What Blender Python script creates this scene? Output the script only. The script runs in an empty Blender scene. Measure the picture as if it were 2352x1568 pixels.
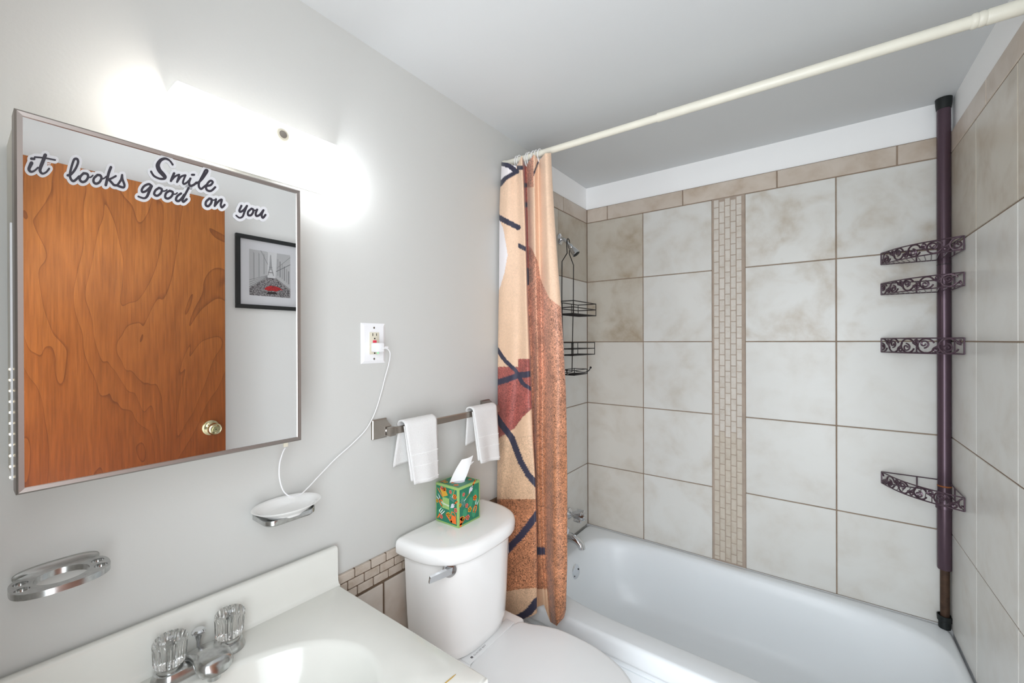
import bpy, bmesh, math, random
from mathutils import Vector, Matrix
random.seed(7)
PI = math.pi
S = bpy.context.scene
COL = S.collection

# ------------------------------------------------------------------ camera
CAM = Vector((-2.23399, -1.09436, 1.43364))
YAW, PITCH, ROLL, FPX = math.radians(36.32124), math.radians(-0.07987), math.radians(-0.19274), 948.257
F_ = Vector((math.cos(YAW)*math.cos(PITCH), math.sin(YAW)*math.cos(PITCH), math.sin(PITCH)))
R_ = Vector((math.sin(YAW), -math.cos(YAW), 0)); U_ = R_.cross(F_)
_c, _s = math.cos(ROLL), math.sin(ROLL)
R_, U_ = R_*_c + U_*_s, U_*_c - R_*_s
cd = bpy.data.cameras.new('camera'); cam = bpy.data.objects.new('camera', cd); COL.objects.link(cam)
cd.sensor_width = 36.0; cd.lens = FPX*36.0/2352.0; cd.clip_start = 0.02
cam.matrix_world = Matrix(((R_.x, U_.x, -F_.x, CAM.x), (R_.y, U_.y, -F_.y, CAM.y), (R_.z, U_.z, -F_.z, CAM.z), (0, 0, 0, 1)))
S.camera = cam
def ray(px, py): return F_ + R_*((px-1176)/FPX) - U_*((py-784)/FPX)
def onp(px, py, ax, v):
    d = ray(px, py); return CAM + d*((v-CAM[ax])/d[ax])
def PX(px, py, x): return onp(px, py, 0, x)      # pixel on a plane of constant x
def PY(px, py, y): return onp(px, py, 1, y)
def PZ(px, py, z): return onp(px, py, 2, z)

# ------------------------------------------------------------------ light, exposure
S.view_settings.view_transform = 'Standard'; S.view_settings.look = 'None'
S.view_settings.gamma = 1.0; S.view_settings.use_curve_mapping = False
S.view_settings.exposure = 0.15
S.cycles.use_denoising = True; S.cycles.max_bounces = 12; S.cycles.diffuse_bounces = 8
S.cycles.glossy_bounces = 6; S.cycles.transmission_bounces = 8; S.cycles.sample_clamp_indirect = 6.0
W = bpy.data.worlds.new('world'); S.world = W; W.use_nodes = True
W.node_tree.nodes['Background'].inputs[0].default_value = (0.93, 0.96, 1.0, 1)
W.node_tree.nodes['Background'].inputs[1].default_value = 1.6
def area_light(name, loc, target, sx, sy, power, color):
    l = bpy.data.lights.new(name, 'AREA'); l.shape = 'RECTANGLE'; l.size = sx; l.size_y = sy; l.energy = power; l.color = color
    o = bpy.data.objects.new(name, l); COL.objects.link(o); o.location = loc
    o.rotation_euler = (Vector(target)-Vector(loc)).to_track_quat('-Z', 'Y').to_euler(); return o
# added fill light in the open bathroom doorway, standing for unseen hall light (the photographer stands in that doorway)
area_light('doorway_fill', (-2.46, -1.10, 1.06), (-1.55, -0.45, 0.9), 0.80, 2.05, 28.0, (0.87, 0.945, 1.0))
# the camera's own flash, turned up and bounced off the ceiling
fl_ = bpy.data.lights.new('bounce_flash', 'SPOT'); fl_.energy = 11.0; fl_.color = (0.88, 0.95, 1.0); fl_.spot_size = math.radians(120); fl_.spot_blend = 1.0; fl_.shadow_soft_size = 0.08
flo = bpy.data.objects.new('bounce_flash', fl_); COL.objects.link(flo); flo.location = (-2.05, -1.12, 1.40)
flo.rotation_euler = (Vector((-1.70, -1.0, 2.33))-Vector(flo.location)).to_track_quat('-Z', 'Y').to_euler()
LAMP_L, LAMP_R, SHADE_E = 1.6, 2.4, 1.3          # bulbs of the vanity lamp (built below)

# ------------------------------------------------------------------ materials
def lin(c): return c/12.92 if c <= 0.04045 else ((c+0.055)/1.055)**2.4
def C(r, g, b): return (lin(r/255), lin(g/255), lin(b/255), 1)
def newmat(name):
    m = bpy.data.materials.new(name); m.use_nodes = True
    return m, m.node_tree.nodes, m.node_tree.links, m.node_tree.nodes['Principled BSDF']
def mat(name, col, rough=0.5, metal=0.0, bump=0.0, bscale=100.0, spec=0.5, trans=0.0, ior=1.45, emit=None, estr=0.0, coat=0.0, var=0.0, vscale=8.0):
    m, N, L, B = newmat(name)
    B.inputs['Base Color'].default_value = col; B.inputs['Roughness'].default_value = rough
    B.inputs['Metallic'].default_value = metal; B.inputs['Specular IOR Level'].default_value = spec
    B.inputs['Transmission Weight'].default_value = trans; B.inputs['IOR'].default_value = ior
    B.inputs['Coat Weight'].default_value = coat
    tc = N.new('ShaderNodeTexCoord')
    if emit: B.inputs['Emission Color'].default_value = emit; B.inputs['Emission Strength'].default_value = estr
    if bump:
        n = N.new('ShaderNodeTexNoise'); n.inputs['Scale'].default_value = bscale; n.inputs['Detail'].default_value = 3
        L.new(tc.outputs['Object'], n.inputs['Vector'])
        b = N.new('ShaderNodeBump'); b.inputs['Strength'].default_value = bump; b.inputs['Distance'].default_value = 0.002
        L.new(n.outputs['Fac'], b.inputs['Height']); L.new(b.outputs['Normal'], B.inputs['Normal'])
    if var:
        n = N.new('ShaderNodeTexNoise'); n.inputs['Scale'].default_value = vscale; n.inputs['Detail'].default_value = 5
        L.new(tc.outputs['Object'], n.inputs['Vector'])
        r = N.new('ShaderNodeMapRange'); r.inputs[1].default_value = 0.3; r.inputs[2].default_value = 0.7
        r.inputs[3].default_value = 1-var; r.inputs[4].default_value = 1.0
        L.new(n.outputs['Fac'], r.inputs[0])
        x = N.new('ShaderNodeMix'); x.data_type = 'RGBA'; x.blend_type = 'MULTIPLY'; x.inputs[0].default_value = 1
        x.inputs[6].default_value = col; L.new(r.outputs[0], x.inputs[7]); L.new(x.outputs[2], B.inputs['Base Color'])
    return m

paint = mat('wall_paint', C(202, 202, 199), 0.45, bump=0.10, bscale=140, spec=0.35)
white_paint = mat('white_alcove_paint', C(250, 250, 250), 0.5, bump=0.08, bscale=140, spec=0.3)
ceil_paint = mat('ceiling_paint', C(209, 211, 212), 0.6, bump=0.10, bscale=160, spec=0.3)
grout = mat('grout', C(152, 133, 116), 0.9, var=0.25, vscale=30)
grout_w = mat('mosaic_grout', C(176, 160, 146), 0.9, var=0.15, vscale=30)
enamel = mat('tub_enamel', C(236, 240, 243), 0.30, spec=0.45)
china = mat('vitreous_china', C(249, 249, 248), 0.1, spec=0.5, coat=0.3)
seatplastic = mat('seat_plastic', C(238, 240, 241), 0.25)
chrome = mat('chrome', C(214, 216, 219), 0.07, 1.0)
chrome_w = mat('spotted_chrome', C(200, 201, 200), 0.22, 1.0, var=0.2, vscale=160)
nickel = mat('brushed_nickel', C(168, 160, 152), 0.32, 1.0)
steel = mat('mirror_frame_steel', C(166, 160, 156), 0.4, 1.0)
brass = mat('antique_brass', C(205, 196, 160), 0.16, 1.0)
black = mat('black_wire', C(28, 25, 26), 0.45)
rubber = mat('black_rubber', C(24, 28, 28), 0.5)
bronze = mat('bronze_metal', C(88, 70, 80), 0.24, 0.45)
rust = mat('rusty_metal', C(88, 66, 52), 0.6, 0.4, var=0.4, vscale=60)
white_pl = mat('white_plastic', C(236, 236, 238), 0.3)
ivory_pl = mat('ivory_plastic', C(214, 208, 190), 0.35)
red_pl = mat('red_plastic', C(232, 60, 84), 0.4)
dark = mat('dark_slot', C(30, 30, 28), 0.7)
led_g = mat('green_indicator', C(120, 235, 150), 0.4, emit=C(110, 255, 150), estr=1.5)
led_w = mat('warm_diode', C(255, 245, 215), 0.4, emit=C(255, 240, 205), estr=9.0)
cream_w = mat('cabinet_white', C(226, 224, 214), 0.4)
terry = mat('white_terry', C(232, 231, 230), 0.95, bump=0.9, bscale=420, spec=0.1)
terryband = mat('white_terry_band', C(246, 246, 246), 0.9, bump=0.2, bscale=500, spec=0.1)
tissue_m = mat('tissue_paper', C(244, 244, 244), 0.9, spec=0.1)
mirror_m = mat('mirror_glass', (0.93, 0.935, 0.93, 1), 0.0, 1.0)
acrylic = mat('clear_acrylic', (0.99, 0.99, 0.985, 1), 0.12, trans=1.0, ior=1.3)
rodplastic = mat('aged_rod_plastic', C(232, 228, 214), 0.35, var=0.06, vscale=20)
ring_m = mat('white_ring', C(240, 240, 240), 0.3)
marble = mat('cultured_marble', C(225, 225, 219), 0.14, spec=0.5, coat=0.2, var=0.05, vscale=7)
cabinet_m = mat('vanity_paint', C(225, 224, 220), 0.4)
floor_m = mat('floor_vinyl', C(205, 202, 198), 0.4, var=0.2, vscale=10)
pframe = mat('black_picture_frame', C(44, 46, 48), 0.4)
pmat_m = mat('white_mat_board', C(226, 226, 232), 0.7)
sticker_b = mat('sticker_film', C(204, 204, 207), 0.5)
sticker_l = mat('sticker_lettering', C(46, 42, 52), 0.5)
plate_m = mat('white_porcelain', C(240, 240, 239), 0.12, coat=0.3)
usb_m = mat('yellowed_plastic', C(228, 222, 205), 0.4)
wood_pick = mat('pale_wood', C(180, 148, 80), 0.6)

def tile_material(name, rough=0.32, scale=6.0):
    m, N, L, B = newmat(name)
    tc = N.new('ShaderNodeTexCoord'); oi = N.new('ShaderNodeObjectInfo')
    mul = N.new('ShaderNodeMath'); mul.operation = 'MULTIPLY'; mul.inputs[1].default_value = 60; L.new(oi.outputs['Random'], mul.inputs[0])
    def noise(sc, det, dist):
        n = N.new('ShaderNodeTexNoise'); n.noise_dimensions = '4D'; n.inputs['Scale'].default_value = sc
        n.inputs['Detail'].default_value = det; n.inputs['Distortion'].default_value = dist
        L.new(tc.outputs['Object'], n.inputs['Vector']); L.new(mul.outputs[0], n.inputs['W']); return n
    a = noise(scale, 6, 0.6); b = noise(scale*4, 6, 0.2)
    mr = N.new('ShaderNodeMapRange'); mr.inputs[1].default_value = 0.42; mr.inputs[2].default_value = 0.66; L.new(a.outputs['Fac'], mr.inputs[0])
    mb = N.new('ShaderNodeMapRange'); mb.inputs[1].default_value = 0.35; mb.inputs[2].default_value = 0.65; mb.inputs[3].default_value = 0.35; L.new(b.outputs['Fac'], mb.inputs[0])
    pr = N.new('ShaderNodeMath'); pr.operation = 'MULTIPLY'; L.new(mr.outputs[0], pr.inputs[0]); L.new(mb.outputs[0], pr.inputs[1])
    am = N.new('ShaderNodeMath'); am.operation = 'MULTIPLY'; L.new(pr.outputs[0], am.inputs[0]); L.new(oi.outputs['Alpha'], am.inputs[1])
    br = N.new('ShaderNodeMix'); br.data_type = 'RGBA'; br.blend_type = 'MULTIPLY'; br.inputs[0].default_value = 1
    L.new(oi.outputs['Color'], br.inputs[6]); br.inputs[7].default_value = (0.66, 0.56, 0.45, 1)
    mx = N.new('ShaderNodeMix'); mx.data_type = 'RGBA'; L.new(am.outputs[0], mx.inputs[0]); L.new(oi.outputs['Color'], mx.inputs[6]); L.new(br.outputs[2], mx.inputs[7])
    L.new(mx.outputs[2], B.inputs['Base Color']); B.inputs['Roughness'].default_value = rough
    bp = N.new('ShaderNodeBump'); bp.inputs['Strength'].default_value = 0.12; bp.inputs['Distance'].default_value = 0.002
    L.new(b.outputs['Fac'], bp.inputs['Height']); L.new(bp.outputs['Normal'], B.inputs['Normal'])
    return m
tile_m = tile_material('stone_tile'); mosaic_m = tile_material('mosaic_stone', 0.5, 30.0)

def wood_material():
    m, N, L, B = newmat('door_wood')
    tc = N.new('ShaderNodeTexCoord')
    def mapping(sx, sy, sz):
        g = N.new('ShaderNodeMapping'); g.inputs['Scale'].default_value = (sx, sy, sz); L.new(tc.outputs['Object'], g.inputs['Vector']); return g
    big = N.new('ShaderNodeTexNoise'); big.inputs['Scale'].default_value = 1.0; big.inputs['Detail'].default_value = 3; big.inputs['Distortion'].default_value = 0.8
    L.new(mapping(2.4, 1, 0.75).outputs[0], big.inputs['Vector'])
    rings = N.new('ShaderNodeMath'); rings.operation = 'MULTIPLY'; rings.inputs[1].default_value = 15; L.new(big.outputs['Fac'], rings.inputs[0])
    fr = N.new('ShaderNodeMath'); fr.operation = 'FRACT'; L.new(rings.outputs[0], fr.inputs[0])
    ramp = N.new('ShaderNodeValToRGB'); e = ramp.color_ramp.elements
    e[0].position = 0.0; e[0].color = C(124, 68, 30); e[1].position = 1.0; e[1].color = C(164, 98, 44)
    k = e.new(0.06); k.color = C(152, 88, 38); k = e.new(0.5); k.color = C(160, 94, 42)
    L.new(fr.outputs[0], ramp.inputs[0])
    fine = N.new('ShaderNodeTexNoise'); fine.inputs['Scale'].default_value = 1; fine.inputs['Detail'].default_value = 6
    L.new(mapping(190, 1, 9).outputs[0], fine.inputs['Vector'])
    fm = N.new('ShaderNodeMapRange'); fm.inputs[1].default_value = 0.3; fm.inputs[2].default_value = 0.7; fm.inputs[3].default_value = 0.78; fm.inputs[4].default_value = 1.12; L.new(fine.outputs['Fac'], fm.inputs[0])
    mu = N.new('ShaderNodeMix'); mu.data_type = 'RGBA'; mu.blend_type = 'MULTIPLY'; mu.inputs[0].default_value = 1; L.new(ramp.outputs[0], mu.inputs[6]); L.new(fm.outputs[0], mu.inputs[7])
    wear = N.new('ShaderNodeTexNoise'); wear.inputs['Scale'].default_value = 1.0; wear.inputs['Detail'].default_value = 2; L.new(mapping(2, 1, 3).outputs[0], wear.inputs['Vector'])
    sep = N.new('ShaderNodeSeparateXYZ'); L.new(tc.outputs['Object'], sep.inputs[0])
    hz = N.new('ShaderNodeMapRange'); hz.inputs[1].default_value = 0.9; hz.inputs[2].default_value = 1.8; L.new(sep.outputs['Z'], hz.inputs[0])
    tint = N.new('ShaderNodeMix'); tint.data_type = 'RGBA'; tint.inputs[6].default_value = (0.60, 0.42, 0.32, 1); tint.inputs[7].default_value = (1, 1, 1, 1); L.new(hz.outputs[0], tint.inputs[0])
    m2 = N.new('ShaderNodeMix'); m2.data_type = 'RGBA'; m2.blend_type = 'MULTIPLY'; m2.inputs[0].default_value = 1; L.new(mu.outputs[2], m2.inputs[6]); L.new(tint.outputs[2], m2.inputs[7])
    L.new(m2.outputs[2], B.inputs['Base Color']); B.inputs['Roughness'].default_value = 0.33
    bp = N.new('ShaderNodeBump'); bp.inputs['Strength'].default_value = 0.25; bp.inputs['Distance'].default_value = 0.001
    L.new(fine.outputs['Fac'], bp.inputs['Height']); L.new(bp.outputs['Normal'], B.inputs['Normal'])
    return m
door_wood = wood_material()

def print_material(name):     # cloth with a printed colour pattern kept in a colour attribute; alpha is the strength of the crackle print
    m, N, L, B = newmat(name)
    at = N.new('ShaderNodeAttribute'); at.attribute_name = 'print'
    tc = N.new('ShaderNodeTexCoord')
    n = N.new('ShaderNodeTexNoise'); n.inputs['Scale'].default_value = 150; n.inputs['Detail'].default_value = 2; n.inputs['Distortion'].default_value = 1.6
    n2 = N.new('ShaderNodeTexNoise'); n2.inputs['Scale'].default_value = 17; n2.inputs['Detail'].default_value = 4
    L.new(tc.outputs['Object'], n.inputs['Vector']); L.new(tc.outputs['Object'], n2.inputs['Vector'])
    r = N.new('ShaderNodeMapRange'); r.inputs[1].default_value = 0.36; r.inputs[2].default_value = 0.62; r.inputs[3].default_value = 0.34; r.inputs[4].default_value = 1.42; L.new(n.outputs['Fac'], r.inputs[0])
    r2 = N.new('ShaderNodeMapRange'); r2.inputs[1].default_value = 0.3; r2.inputs[2].default_value = 0.7; r2.inputs[3].default_value = 0.72; r2.inputs[4].default_value = 1.18; L.new(n2.outputs['Fac'], r2.inputs[0])
    pm = N.new('ShaderNodeMath'); pm.operation = 'MULTIPLY'; L.new(r.outputs[0], pm.inputs[0]); L.new(r2.outputs[0], pm.inputs[1])
    mx = N.new('ShaderNodeMix'); mx.inputs[2].default_value = 1.0; L.new(at.outputs['Alpha'], mx.inputs[0]); L.new(pm.outputs[0], mx.inputs[3])
    mu = N.new('ShaderNodeMix'); mu.data_type = 'RGBA'; mu.blend_type = 'MULTIPLY'; mu.inputs[0].default_value = 1
    L.new(at.outputs['Color'], mu.inputs[6]); L.new(mx.outputs[0], mu.inputs[7]); L.new(mu.outputs[2], B.inputs['Base Color'])
    B.inputs['Roughness'].default_value = 0.5; B.inputs['Sheen Weight'].default_value = 0.2
    return m
curtain_m = print_material('printed_curtain_cloth')

def street_print():
    m, N, L, B = newmat('cobble_print')
    tc = N.new('ShaderNodeTexCoord'); v = N.new('ShaderNodeTexVoronoi'); v.inputs['Scale'].default_value = 170
    L.new(tc.outputs['Object'], v.inputs['Vector'])
    r = N.new('ShaderNodeValToRGB'); r.color_ramp.elements[0].color = C(196, 192, 194); r.color_ramp.elements[1].color = C(92, 88, 92)
    r.color_ramp.elements[1].position = 0.7
    L.new(v.outputs['Distance'], r.inputs[0]); L.new(r.outputs[0], B.inputs['Base Color']); B.inputs['Roughness'].default_value = 0.6
    return m

# ------------------------------------------------------------------ mesh helpers
class MB:
    def __init__(s): s.v = []; s.f = []; s.m = []
    def add(s, vs, fs, mi=0):
        b = len(s.v); s.v += [tuple(v) for v in vs]; s.f += [tuple(i+b for i in f) for f in fs]; s.m += [mi]*len(fs)
        return s
    def box(s, x0, x1, y0, y1, z0, z1, bev=0.0, seg=2, mi=0, M=None):
        bm = bmesh.new(); bmesh.ops.create_cube(bm, size=1)
        for v in bm.verts: v.co = Vector(((x0+x1)/2+v.co.x*(x1-x0), (y0+y1)/2+v.co.y*(y1-y0), (z0+z1)/2+v.co.z*(z1-z0)))
        if bev: bmesh.ops.bevel(bm, geom=bm.edges[:], offset=bev, segments=seg, profile=0.5, affect='EDGES')
        if M: bm.transform(M)
        bm.verts.index_update(); s.add([v.co for v in bm.verts], [[v.index for v in f.verts] for f in bm.faces], mi); bm.free(); return s
    def loft(s, loops, closed=True, cap0=False, cap1=False, mi=0):
        n = len(loops[0]); vs = [p for l in loops for p in l]; fs = []
        for i in range(len(loops)-1):
            for j in range(n if closed else n-1):
                a, b = i*n+j, i*n+(j+1) % n; fs.append((a, b, b+n, a+n))
        if cap0: fs.append(tuple(range(n-1, -1, -1)))
        if cap1: fs.append(tuple((len(loops)-1)*n+j for j in range(n)))
        return s.add(vs, fs, mi)
    def tube(s, path, r, n=8, closed=False, cap=True, mi=0):
        P = [Vector(p) for p in path]; m = len(P); loops = []
        rr = r if isinstance(r, (list, tuple)) else [r]*m
        up = None
        for i in range(m):
            if closed: t = (P[(i+1) % m]-P[i-1])
            else: t = P[min(i+1, m-1)]-P[max(i-1, 0)]
            t = t.normalized() if t.length > 1e-9 else Vector((0, 0, 1))
            if up is None:
                up = Vector((0, 0, 1)) if abs(t.z) < 0.9 else Vector((1, 0, 0))
            a = t.cross(up)
            if a.length < 1e-6: a = t.cross(Vector((0, 1, 0)))
            a.normalize(); b = a.cross(t).normalized(); up = b
            loops.append([P[i]+(a*math.cos(2*PI*k/n)+b*math.sin(2*PI*k/n))*rr[i] for k in range(n)])
        if closed: loops.append(loops[0]); cap = False
        return s.loft(loops, True, cap, cap, mi)
    def lathe(s, prof, origin, axis=(0, 0, 1), n=24, cap=True, mi=0):   # prof: (radius, distance along the axis)
        ax = Vector(axis).normalized(); a = ax.orthogonal().normalized(); b = ax.cross(a); o = Vector(origin)
        loops = [[o+ax*h+(a*math.cos(2*PI*k/n)+b*math.sin(2*PI*k/n))*r for k in range(n)] for r, h in prof]
        return s.loft(loops, True, cap, cap, mi)
    def ribbon(s, pts, w, mapf, off, mi=0):    # flat stroke in a 2D drawing space with round ends
        n = len(pts); ws = w if isinstance(w, (list, tuple)) else [w]*n
        L_, R2 = [], []
        for i in range(n):
            a = pts[max(i-1, 0)]; b = pts[min(i+1, n-1)]; dx, dy = b[0]-a[0], b[1]-a[1]; d = math.hypot(dx, dy) or 1
            nx, ny = -dy/d*ws[i]/2, dx/d*ws[i]/2
            L_.append((pts[i][0]+nx, pts[i][1]+ny)); R2.append((pts[i][0]-nx, pts[i][1]-ny))
        vs = [mapf(*p, off) for p in L_]+[mapf(*p, off) for p in R2]
        s.add(vs, [(i, i+1, n+i+1, n+i) for i in range(n-1)], mi)
        for i in (0, n-1): s.disc(pts[i], ws[i]/2, mapf, off, mi)
        return s
    def disc(s, c, r, mapf, off, mi=0, n=14, ry=None):
        ry = ry or r
        return s.add([mapf(c[0]+r*math.cos(2*PI*k/n), c[1]+ry*math.sin(2*PI*k/n), off) for k in range(n)], [tuple(range(n))], mi)
    def poly(s, pts, mapf, off, mi=0): return s.add([mapf(*p, off) for p in pts], [tuple(range(len(pts)))], mi)
    def build(s, name, mats, parent=None, smooth=True, angle=35, loc=None):
        me = bpy.data.meshes.new(name); me.from_pydata([tuple(v) for v in s.v], [], s.f)
        mats = mats if isinstance(mats, (list, tuple)) else [mats]
        for m in mats: me.materials.append(m)
        if len(mats) > 1: me.polygons.foreach_set('material_index', s.m)
        if smooth:
            bm = bmesh.new(); bm.from_mesh(me); bmesh.ops.remove_doubles(bm, verts=bm.verts, dist=1e-6)
            bmesh.ops.recalc_face_normals(bm, faces=bm.faces)
            for f in bm.faces: f.smooth = True
            lim = math.radians(angle)
            for e in bm.edges:
                e.smooth = not (len(e.link_faces) == 2 and e.calc_face_angle(0) > lim)
            bm.to_mesh(me); bm.free()
        me.update()
        return link(name, me, parent, loc)
def link(name, me, parent=None, loc=None):
    o = bpy.data.objects.new(name, me); COL.objects.link(o)
    if loc is not None: o.location = loc
    if parent is not None:
        o.parent = parent; o.matrix_parent_inverse = Matrix.Translation(-WLOC.get(parent.name, Vector((0, 0, 0))))
    WLOC[o.name] = WLOC.get(parent.name, Vector((0, 0, 0))) if False else Vector(loc) if loc is not None else Vector((0, 0, 0))
    return o
WLOC = {}
def thing(name, label, cat, loc, group=None):
    o = bpy.data.objects.new(name, None); COL.objects.link(o); o.location = loc; o.empty_display_size = 0.05
    WLOC[o.name] = Vector(loc); tag(o, label, cat, group); return o
def tag(o, label, cat, group=None):
    o['label'] = label; o['category'] = cat
    if group: o['group'] = group
    return o
def struct(o): o['kind'] = 'structure'; return o
def smoothpath(pts, sub=6, closed=False):
    P = [Vector(p) for p in pts]; out = []; n = len(P)
    for i in range(n if closed else n-1):
        g = (lambda k: P[k % n]) if closed else (lambda k: P[max(0, min(n-1, k))])
        p0, p1, p2, p3 = g(i-1), g(i), g(i+1), g(i+2)
        for k in range(sub):
            t = k/sub
            out.append(0.5*((2*p1)+(p2-p0)*t+(2*p0-5*p1+4*p2-p3)*t*t+(3*p1-p0-3*p2+p3)*t**3))
    if not closed: out.append(P[-1])
    return out
def text_mesh(mb, txt, size, mapf, off, mi=0, spacing=1.0, shear=0.0):
    cu = bpy.data.curves.new('t', 'FONT'); cu.body = txt; cu.size = size; cu.space_character = spacing; cu.shear = shear; cu.resolution_u = 2
    o = bpy.data.objects.new('t', cu); COL.objects.link(o)
    dg = bpy.context.evaluated_depsgraph_get(); me = o.evaluated_get(dg).to_mesh()
    mb.add([mapf(v.co.x, v.co.y, off) for v in me.vertices], [tuple(p.vertices) for p in me.polygons], mi)
    bpy.data.objects.remove(o); bpy.data.curves.remove(cu)

# ------------------------------------------------------------------ levels (metres above the floor)
ZC = 2.3336; BT = 2.2037; BB = 2.124; J1 = 1.7772; J2 = 1.4268; J3 = 1.0698; J4 = 0.711; TUB = 0.3542
WY = -1.51; WX = -2.30; TILE_X = -0.82
V1, V2, V3, V4 = -0.3412, -0.6844, -0.8264, -1.1653

# ------------------------------------------------------------------ room shell
floor = struct(MB().box(-4.6, 0.1, -2.6, 0.12, -0.06, 0.0).build('floor', floor_m, smooth=False))
ceiling = struct(MB().box(WX-0.12, 0.1, WY-0.1, 0.12, ZC, ZC+0.08).build('ceiling', ceil_paint, smooth=False))
wall_left = struct(MB().box(WX-0.12, 0.1, 0.0, 0.12, 0, ZC).build('wall_left', paint, smooth=False))
wall_back = struct(MB().box(0.0, 0.1, WY-0.1, 0.0, 0, ZC).build('wall_back', white_paint, smooth=False))
wall_right = struct(MB().box(WX-0.12, 0.0, WY-0.1, WY, 0, ZC).build('wall_right', white_paint, smooth=False))
MB().box(-0.55, 0, -0.0015, 0.01, BT, ZC).build('plaster_strip', white_paint, wall_left, smooth=False)
D0, D1, DH = -1.475, -0.66, 2.10
m = MB(); m.box(WX-0.12, WX, D1, 0.0, 0, ZC); m.box(WX-0.12, WX, WY, D0, 0, ZC); m.box(WX-0.12, WX, D0, D1, DH, ZC)
wall_front = struct(m.build('wall_front', paint, smooth=False))

# tiles: each one its own object, alike sizes share a mesh
TILE_T = 0.010
_tm = {}
def tile_mesh(w, h, t, axis, mt, key):
    k = (round(w, 4), round(h, 4), axis, key)
    if k not in _tm:
        b = min(0.0018, w*0.12)
        mb = MB()
        if axis == 'x': mb.box(-t, 0, -w/2, w/2, -h/2, h/2, b, 1)
        elif axis == '-y': mb.box(-w/2, w/2, -t, 0, -h/2, h/2, b, 1)
        else: mb.box(-w/2, w/2, 0, t, -h/2, h/2, b, 1)
        me = bpy.data.meshes.new('tile'); me.from_pydata(mb.v, [], mb.f); me.materials.append(mt)
        _tm[k] = me
    return _tm[k]
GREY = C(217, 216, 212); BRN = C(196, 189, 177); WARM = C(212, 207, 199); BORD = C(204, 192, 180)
def tone(col, mott, j=0.03):
    k = 1+random.uniform(-j, j); return (col[0]*k, col[1]*k, col[2]*k, mott)
def put(name, wall, axis, a0, a1, z0, z1, col, mott, mt=tile_m, t=TILE_T, key='t', g=0.0022, base=0.0):
    w, h = abs(a1-a0)-2*g, (z1-z0)-2*g
    if w < 0.004 or h < 0.004: return
    c = (a0+a1)/2; z = (z0+z1)/2
    loc = (base, c, z) if axis == 'x' else (c, base, z)
    o = link(name, tile_mesh(w, h, t, axis, mt, key), wall, loc); o.color = tone(col, mott); return o
rows = [(J1, BB), (J2, J1), (J3, J2), (J4, J3), (TUB, J4)]
cols = [(-TILE_T, V1), (V1, V2-0.0), (V3, V4), (V4, WY+TILE_T)]
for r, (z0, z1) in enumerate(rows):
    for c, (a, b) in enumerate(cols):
        if c == 0: col, mt_ = (BRN if r < 2 else WARM), (0.95 if r < 2 else 0.45)  # brown tile tone; the curtain's shadow is painted into this column as well
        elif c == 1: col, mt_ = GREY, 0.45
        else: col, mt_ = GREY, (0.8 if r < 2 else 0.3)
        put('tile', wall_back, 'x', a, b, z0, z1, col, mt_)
bj = [-TILE_T, -0.1369, -0.5473, -0.9548, -1.3565, WY+TILE_T]
for i in range(5): put('border_tile', wall_back, 'x', bj[i], bj[i+1], BB, BT, BORD, 0.8)
# mosaic strip, five running columns
my0, my1 = PX(1640, 700, 0).y, PX(1705, 700, 0).y
cw = (my1-my0)/5; ph = 0.0533
for c in range(5):
    off = -0.5*ph if c % 2 else 0.0
    z = BB-0.004+off+0.5*ph*0.6
    while z > TUB+0.012:
        z1 = min(z, BB-0.003); z0 = max(z-ph, TUB+0.006)
        if z1-z0 > 0.012:
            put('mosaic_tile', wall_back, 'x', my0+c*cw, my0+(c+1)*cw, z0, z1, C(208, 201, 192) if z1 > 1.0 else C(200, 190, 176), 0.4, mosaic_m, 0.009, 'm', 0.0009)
        z -= ph
m = MB().box(-0.008, 0, V3, V2, TUB, BB); m.build('mosaic_grout', grout_w, wall_back, smooth=False)
m = MB(); m.box(-0.0072, 0, V2, 0, TUB, BT); m.box(-0.0072, 0, WY, V3, TUB, BT); m.box(-0.0072, 0, V3, V2, BB, BT)
m.build('grout', grout, wall_back, smooth=False)
# right end wall
rx = [-TILE_T, -0.3313, -0.6626, -0.9]
for r, (z0, z1) in enumerate(rows):
    for i in range(3): put('tile', wall_right, 'y', rx[i+1], rx[i], z0, z1, GREY if r else BRN, 0.35 if r else 0.8, base=WY)
bx = [-TILE_T, -0.4254, -0.835, -0.9]
for i in range(3): put('border_tile', wall_right, 'y', bx[i+1], bx[i], BB, BT, BORD, 0.6, base=WY)
MB().box(-0.9, 0, WY, WY+0.0072, TUB-0.0, BT).build('grout', grout, wall_right, smooth=False)
# plumbing end wall (the vanity wall runs on into the shower)
lx = [-TILE_T, -0.342, -0.683, TILE_X]
for r, (z0, z1) in enumerate(rows):
    for i in range(3): put('tile', wall_left, '-y', lx[i+1], lx[i], z0, z1, BRN if r < 1 else GREY, 0.9 if r < 1 else 0.25)
bx = [-TILE_T, -0.29, -0.70, TILE_X]
for i in range(3): put('border_tile', wall_left, '-y', bx[i+1], bx[i], BB, BT, BORD, 0.8)
MB().box(TILE_X, 0, -0.0072, 0, TUB, BT).build('grout', grout, wall_left, smooth=False)
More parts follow.
